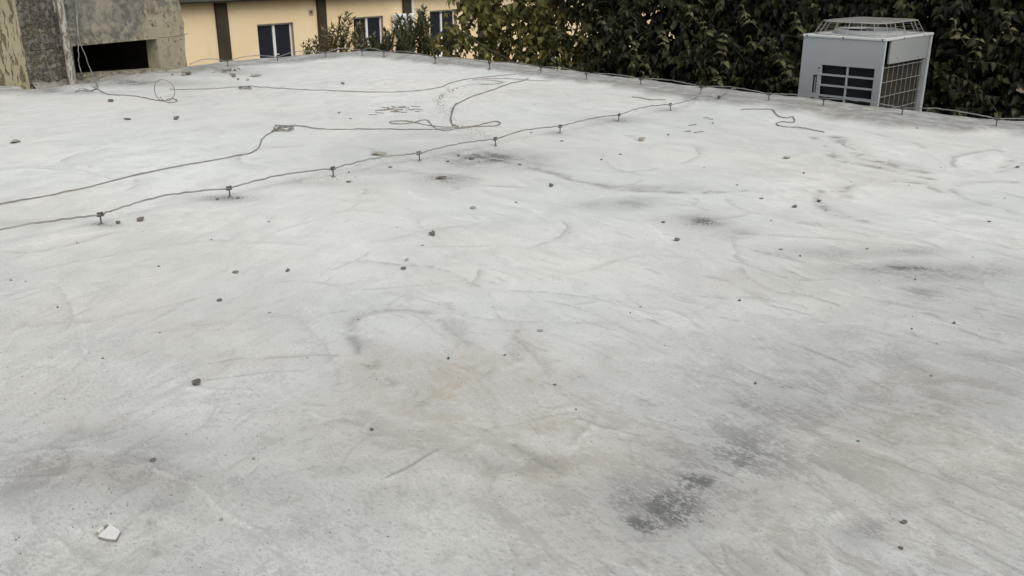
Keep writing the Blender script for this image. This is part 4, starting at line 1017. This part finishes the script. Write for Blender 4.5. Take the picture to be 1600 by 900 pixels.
wire_obj('loose_cable', flat([(430,195),(438,196.5),(450,195.5),(462,196),(440,199),(428,203),(424,205)]), .0055, MCABLE, 'frayed cable end sticking left out of the tangled knot', 'cable')
wire_obj('loose_cable', flat([(265,139),(285,140),(310,139),(345,137.5),(375,135.5),(390,134.5),(410,136),(450,138.5),(520,141.5),(600,143.8),(650,141.5),(688,136),(702,130),(730,123.5),(770,119),(810,116),(838,117),(855,117)]), .006, MCABLE,
         'thin grey cable running across the far part of the roof', 'cable', k=6)
wire_obj('loose_cable', flat([(738,124.5),(762,125),(785,128),(775,131),(750,131.5)]), .005, MCABLE, 'short curved cable end near the far right roof edge', 'cable')
wire_obj('loose_cable', flat([(752,122),(790,123),(850,126.5),(872,127)]), .005, MCABLE, 'short straight cable piece lying near the right roof edge', 'cable')
knot('cable_knot', 384, 136.5, 12, 2.2, 3, 'small knot in the thin far cable near the rubble')
wire_obj('loose_cable', [g(118,143.5,.008)]+flat([(128,141),(142,143),(150,138),(160,144),(172,147.5),(200,149),(218,151),(240,155.5),(255,157),(268,154,.02),(277,157,.01),(268,160.5),(258,158.5),(250,152,.05)]), .0065, MCABLE,
         'grey cable curling over the roof from the foot of the drain pipe', 'cable')
hc_ = g(258.5, 158, .0)
hr = pxm(hc_)*14.5
hoop = [hc_ + Vector((hr*math.cos(a), -.10*math.sin(a)*0 + .02*math.cos(a*2), hr*1.06 + hr*1.06*math.sin(a))) for a in np.linspace(-1.4, 5.2, 26)]
wire_obj('wire_hoop', hoop, .006, MCABLE, 'upright round wire hoop standing near the drain pipe cable', 'wire hoop', k=3)
wire_obj('loose_cable', flat([(1158,171),(1175,170),(1203,170.5),(1210,174),(1216,181),(1228,184),(1238,182.5),(1242,188),(1238,191),(1222,190),(1213,192.5),(1220,197),(1245,198.5),(1270,203),(1288,206)]), .0062, MCABLE,
         'squiggly grey cable lying in front of the condenser unit', 'cable')
wire_obj('loose_cable', flat([(988,151),(1003,153),(1018,155.5),(1040,155.5)]), .006, MCABLE, 'short stub of cable near the seventh wire holder', 'cable')
# thin offcuts
MOFF = mottled('wire offcut', (.15,.14,.12), (.26,.25,.22), 12, .7)
def offcut(x, y, ln, ang, label, group):
    c = g(x, y, .006); m = MB(); a = ang; s = pxm(c)*ln
    b = rng.normal(0, .25); pts = [Vector((math.cos(a)*s*q, math.sin(a)*s*q, 0))+Vector((-math.sin(a), math.cos(a), 0))*b*s*(q*q-.25) for q in (-.5, -.17, .17, .5)]
    m.tube(catmull(pts, 3), .0042, 5); o = m.build('wire_offcut', MOFF); o.location = c; tag(o, label, 'wire offcut', group)
for i in range(26):
    x = rng.uniform(590, 655); y = 170.5+rng.normal(0, 2.4)+(655-x)*.02
    offcut(x, y, rng.uniform(8, 20), rng.normal(0, .8), 'wire offcut in the small heap in mid roof beyond the flat coil', 'wire offcuts in the heap')
offcut(583, 179, 12, .1, 'lone wire offcut left of the small heap of offcuts', None)
for i, (x, y, l, a) in enumerate([(1103,184,9,.4),(1110,186,8,-.5),(1082,195,16,.6),(1092,206,18,.5),(1114,192,9,1.6),(1075,205,10,.4)]):
    offcut(x, y, l, a, 'thin wire bit scattered between eighth holder and squiggly cable', 'wire bits near the squiggly cable')
for i in range(46):
    q = rng.random(); P = catmull([g(785,128),g(730,134),g(700,143),g(686,152),g(690,165),g(700,178),g(716,196),g(745,206),g(762,215)], 6); p = P[int(q*(len(P)-1))]
    c = p + Vector((rng.normal(0,.05), rng.normal(0,.12), .004))
# rusty chain of crumbs along an old curved crack
cr = MB(); P = catmull([g(790,127),g(745,131),g(712,138),g(692,148),g(686,158),g(690,168),g(700,180),g(722,196),(g(745,205)),g(762,216)], 10)
for p in P:
    for _ in range(5):
        c = p + Vector((rng.normal(0,.035), rng.normal(0,.09), 0)); s = rng.uniform(.003, .009); a = rng.uniform(0, 3.14)
        dx_, dy_ = math.cos(a)*s*1.8, math.sin(a)*s*1.8
        cr.add([(c.x-dx_, c.y-dy_, .0), (c.x+dy_*.4, c.y-dx_*.4, .0), (c.x+dx_, c.y+dy_, .0), (c.x-dy_*.4, c.y+dx_*.4, .0), (c.x, c.y, s*.7)], [(0,1,4),(1,2,4),(2,3,4),(3,0,4)])
MCRUMB = mottled('brown grey crumbs', (.10,.09,.072), (.25,.232,.20), 30, .95)
tag(cr.build('crumb_trail', MCRUMB), 'curved trail of brown grey crumbs beside the cable rising to the edge', 'crumbs', kind='stuff')

# ================================================================== STONES, RUBBLE, SHARD
def stone_mesh(seed, flat_=.6, jag=.5):
    r = np.random.default_rng(seed); import bmesh
    bm = bmesh.new(); bmesh.ops.create_icosphere(bm, subdivisions=2, radius=.5)
    k = r.normal(0, 1, (5, 3)); ph = r.uniform(0, 6.28, 5)
    for v in bm.verts:
        n = v.co.normalized(); d = 1+sum(jag*.4*math.sin(2.4*float(np.dot(k[i], n))+ph[i]) for i in range(5))
        v.co = v.co*d; v.co.z *= flat_
        for i in range(3):                       # broken facets
            nn = Vector(k[i]).normalized(); q = v.co.dot(nn)
            if q > .24: v.co -= nn*(q-.24)*.92
    z0 = min(v.co.z for v in bm.verts)
    for v in bm.verts: v.co.z -= z0 + .06
    me = bpy.data.meshes.new('stone'); bm.to_mesh(me); bm.free(); return me
def m_stone(name, a, b):
    t = NT(name, .95, .15); r = t.node('ShaderNodeObjectInfo').outputs['Random']; p = t.coord()
    n = t.noise(p, 5, 6, .65); c = t.mix(r, a, b); t.color(t.mix(t.step(n, .35, .7), c, (b[0]*1.5, b[1]*1.5, b[2]*1.5))); t.bump(n, .6, .1); return t.m
MST = m_stone('dark stone', (.09,.083,.068), (.21,.195,.165)); MST2 = m_stone('pale mortar chip', (.24,.23,.195), (.40,.38,.33))
SM = [stone_mesh(20+i, .7+.12*(i % 3)) for i in range(7)]
SMD = []; SMP = []
for s in SM:
    a = s.copy(); a.materials.append(MST); SMD.append(a); b = s.copy(); b.materials.append(MST2); SMP.append(b)
def stone(x, y, px, label, group, pale=False, el=1.0, flat_=1.0, name='stone'):
    c = g(x, y); s = pxm(c)*px*(.8 if px > 6 else .66)
    o = bpy.data.objects.new(name, (SMP if pale else SMD)[rng.integers(0, 7)]); col.objects.link(o)
    o.location = c; o.scale = (s*el, s, s*flat_); o.rotation_euler = (0, 0, rng.normal(0, .4) if el != 1 else rng.uniform(0, 6.28))
    tag(o, label, 'stone' if name == 'stone' else 'rubble', group)
G1 = 'stones lying on the roof'
for x, y, s, lab, pale, el, fz in [
    (308,602,15,'largest dark grey stone lying alone in the left foreground',0,1.2,.9),(582,672.5,8,'small dark stone left of the brown stain in the foreground',0,1.2,.9),
    (241,720,9,'stone beside the dark patch above the white tile shard',0,1.2,.8),(396,717.5,7,'pale chip right of the foreground dark patch',1,1,.8),(347,812,7,'round pale pebble right of the white tile shard',1,1,.8),
    (368,427.5,9,'dark flat stone, left of the two stones in the left middle',0,1.3,.8),(450,424.5,9,'dark flat stone, right of the two stones in the left middle',0,1.3,.8),
    (345,470.5,9,'small stone between the left middle pair and the largest stone',0,1.2,.8),(636,407.5,8,'upper of the two small stones near the centre',1,1,.9),(632,421,9,'lower of the two small stones near the centre',0,1.2,.8),
    (676,367.5,14,'elongated black stone fragment near the centre of the roof',0,1.5,.6),(862,291.5,10,'dark stone between the grime patch and the roof centre',0,1.2,.8),
    (741,326,10,'pale chip left of the stone near the grime patch',1,1.3,.7),(1003,220.5,11,'grey block shaped stone between the wire row and the condenser',1,1.3,.8),
    (1044,211.5,6,'black pebble right of the grey block shaped stone',0,1,1),(1059,375.5,9,'dark stone above the middle right of the roof',0,1.3,.8),(1434,203.5,10,'flat brown stone in front of the condenser on the right',0,1.5,.6),
    (1493,195.5,7,'small flat stone near the edge right of the condenser',0,1.5,.6),(1279,316,8,'dark pebble, right of the pair in the right middle',0,1,1),(1242,324.5,8,'dark pebble, left of the pair in the right middle',0,1.3,.8),
    (1412,818,9,'dark stone in the right foreground beside the pale patch',0,1.2,.8),(1408,858,8,'lowest stone in the right foreground',0,1.1,.8),(845,518,9,'double chip in the middle of the roof',1,1.4,.7),
    (1228,248,10,'pale flat chip in front of the squiggly cable',1,1.5,.5),(590,242,17,'flat grey flake under the wire left of the fourth holder',1,1.8,.4),(536,131.5,7,'dark pebble beyond the thin far cable',0,1.2,.8),
    (402,119,13,'flat pale flake near the left edge rubble',1,1.8,.5),(22,222.5,14,'pale flat flake at the far left of the roof',1,2,.4)]:
    stone(x, y, s, lab, G1, bool(pale), el, fz)
tiny = [(421,489,5),(807,317,5),(878,221,6),(969,242,5),(1036,348,5),(1152,290,5),(1190,311,6),(1256,271,5),(1590,262,6),(1355,389,5),(1430,437,4),(1220,390,5),(789,555.5,6),(867,602,6),(660,384,5),(545,285,6),(440,173,4),(530,177,5),(548,186,5),
        (276,187,8),(200,187,8),(175,159,8),(266,375,4),(330,375,3),(420,347,5),(120,380,4),(40,440,4),(18,438,3),(620,356,4),(900,640,4),(940,250,5),(830,208,5),(1015,232,4),(1100,262,4),(1160,300,4),(1250,400,4),(1300,300,4),(1420,290,4),(1470,262,4),
        (1545,347,5),(1520,402,4),(1340,690,4),(1180,600,4),(1425,514,4),(1455,588,4),(1490,505,4),(1155,470,4),(1000,480,4),(985,489,4),(770,480,4),(700,560,4),(560,500,4),(480,560,4),(250,520,4),(160,560,3),(90,480,4),(248,417,5),(1375,262,4),(1330,284,4),(1290,330,4),
        (716,244,6),(737,249,8),(700,253,6),(812,258,5),(690,280,10),(340,312,7),(372,310,6),(185,350,8),(220,346,11),(610,262,6),(545,270,5),(1570,310,4),(1205,345,4),(745,172,4),(835,164,4),(650,160,4),(480,148,4)]
LM = [(158,345,'first wire holder'),(359,303,'second wire holder'),(521,270,'third wire holder'),(656,246,'fourth wire holder'),(774,223,'fifth wire holder'),(875,202,'sixth wire holder'),(966,185,'seventh wire holder'),(1047,168,'eighth wire holder'),
      (258,148,'upright wire hoop'),(445,199,'tangled cable knot'),(620,170,'wire offcut heap'),(1235,188,'squiggly cable'),(308,602,'largest dark stone'),(676,367,'elongated black fragment'),(862,291,'dark stone by the grime patch'),
      (1003,220,'grey block shaped stone'),(1059,375,'dark stone right of centre'),(1434,203,'flat brown stone'),(1279,316,'right middle pebble pair'),(1060,790,'black grime patch'),(720,610,'brown stain'),(1228,248,'pale flat chip'),(634,414,'pair of centre stones'),(1100,347,'small grime streak'),(1430,421,'long grey streak'),(409,425,'left middle stone pair'),(740,190,'flat cable coil')]
used_l = set(); small = []
for x, y, s in tiny:
    if s < 5: small.append((x, y, s)); continue
    for lx, ly, nm in sorted(LM, key=lambda l: math.hypot(l[0]-x, (l[1]-y)*2)):
        dx_, dy_ = x-lx, (y-ly)*2
        rel = ('just right of' if dx_ > 0 else 'just left of') if abs(dx_) > abs(dy_) else ('just in front of' if dy_ > 0 else 'just beyond')
        lab = f'tiny dark chip on the roof {rel} the {nm}'
        if lab not in used_l: break
    used_l.add(lab)
    stone(x, y, s, lab, 'tiny chips on the roof', False, rng.uniform(1.2, 2.2), rng.uniform(.5, .9))
# rubble below the concrete room and along its right
for i in range(60):
    if i < 38: x = rng.uniform(258, 372); y = np.interp(x, [258,372], [118.5, 107]) + rng.normal(0, 2.2); s = rng.uniform(4, 12)
    else: x = rng.uniform(135, 262); y = np.interp(x, [135,262], [136, 120]) + rng.normal(0, 2.5); s = rng.uniform(2.5, 6)
    stone(x, y, s, ('mortar rubble piece in the loose heap along the left roof edge' if i < 38 else 'mortar rubble crumb at the foot of the wall below the dark opening'), ('rubble heap along the left edge' if i < 38 else 'rubble below the dark opening'), rng.random() < .6, rng.uniform(1, 1.7), rng.uniform(.5, 1), 'rubble_piece')
for x, y, s, lab in ((365,120.5,9,'largest dark rubble stone right of the rubble heap'),(372,125,5,'dark pebble just before the largest rubble stone'),(387,126.5,6,'pale pebble right of the largest rubble stone')):
    stone(x, y, s, lab, 'rubble at the foot of the concrete room', 'pale' in lab, 1.2, 1.1, 'rubble_piece')
# grit nobody could count
def grit(n, smin, smax, name, label, mat, sampler):
    v = []; f = []
    for i in range(n):
        x, y = sampler(); s = rng.uniform(smin, smax); a = rng.uniform(0, 6.28); b = len(v)
        for k in range(4): v.append((x+s*math.cos(a+k*1.57)*rng.uniform(.5, 1.3), y+s*math.sin(a+k*1.57)*rng.uniform(.5, 1.3), -.001))
        v.append((x+rng.normal(0, s*.2), y, s*rng.uniform(.5, 1.1))); f += [(b,b+1,b+4),(b+1,b+2,b+4),(b+2,b+3,b+4),(b+3,b,b+4)]
    me = bpy.data.meshes.new(name); me.from_pydata(v, [], f); me.update(); tag(link(name, me, mat), label, 'grit', kind='stuff')
def any_roof():
    y = math.exp(rng.uniform(math.log(2.1), math.log(13))); return rng.uniform(-.64, .64)*y, y
grit(1500, .0012, .0042, 'grit', 'fine dark grit strewn all over the pale roof', mottled('dark grit', (.13,.12,.105), (.28,.265,.235), 3, .95), any_roof)
spots = [(760,247,60,9),(690,281,30,5),(357,309,30,4),(1100,347,26,6),(966,188,24,3),(158,352,16,3),(1060,790,60,34),(520,278,40,4)]
def near_spot():
    x, y, a, b = spots[rng.integers(0, len(spots))]; p = g(x+rng.normal(0, a*.6), y+rng.normal(0, b*.6)); return p.x, p.y
sm_i = iter(small*2)
grit(len(small), .007, .012, 'grit', 'scattered single crumbs of dark grit on the roof', mottled('crumb grit', (.06,.055,.048), (.15,.14,.12), 3, .95), lambda: tuple(g(*next(sm_i)[:2]).xy))
grit(700, .0015, .005, 'grit', 'dark grit gathered in the grime patches', mottled('grime grit', (.05,.048,.043), (.16,.15,.135), 3, .95), near_spot)
def heap_spot():
    x = rng.uniform(235, 378); p = g(x, np.interp(x, [235, 378], [118, 104.5]) + rng.normal(0, 2.4)); return p.x, p.y
grit(900, .008, .03, 'grit', 'dark grey mortar crumbs banked along the left edge by the concrete room', MCRUMB, heap_spot)
def wall_spot():
    x = rng.uniform(20, 262); p = g(x, np.interp(x, [20, 262], [146, 119]) + rng.normal(0, 2.0)); return p.x, p.y
grit(600, .005, .018, 'grit', 'grey mortar crumbs along the foot of the concrete room wall', MCRUMB, wall_spot)
# broken white tile
tp_ = [(150,835.5),(157,823),(171,818.5),(188.5,828.5),(182,840),(172,841.5)]
base = g(168, 831); tile = empty('tile_shard', base); tag(tile, 'broken white glazed tile shard lying in the left foreground', 'tile shard')
TPX = [(153,837),(173,818),(188,829.5),(181,842),(166,840.5)]
poly = [(g(x, y, .012)-base) for x, y in TPX]
cxp = sum((p for p in poly), Vector())/len(poly)
MBODY = mottled('tile body', (.22,.21,.18), (.3,.285,.25), 40, .95); 
def m_glaze():
    t = NT('white glaze', .28, .5); n = t.noise(t.coord(), 40, 5, .6); t.color(t.mix(t.step(n, .5, .75, 0, .35), (.72,.72,.69), (.5,.48,.43))); return t.m
m = MB(); P2 = [(p.x, p.y) for p in poly]
if sum(P2[i][0]*P2[(i+1) % 5][1]-P2[(i+1) % 5][0]*P2[i][1] for i in range(5)) < 0: P2 = P2[::-1]
m.prism(P2, -.002, .0085); m.build('tile_body', MBODY, tile)
m = MB(); m.prism([(cxp.x+(x-cxp.x)*.985, cxp.y+(y-cxp.y)*.985) for x, y in P2], .0087, .0112); m.build('glaze', m_glaze(), tile)
m = MB(); a, b = g(150.5,834.5,.01)-base, g(170,818,.01)-base
dv = (b-a); nv = Vector((-dv.y, dv.x, 0)).normalized()*.007
for q0, q1, mm in ((.02,.20,0),(.26,.66,1),(.70,.97,0)):
    w_ = MB(); p, q = a+dv*q0+nv*.4, a+dv*q1+nv*.4
    PP = [(p.x, p.y), (q.x, q.y), (q.x+nv.x, q.y+nv.y), (p.x+nv.x, p.y+nv.y)]
    w_.prism(PP, -.002, .0075+.002*mm); w_.build('broken_rim', m_glaze() if mm else MST2, tile)
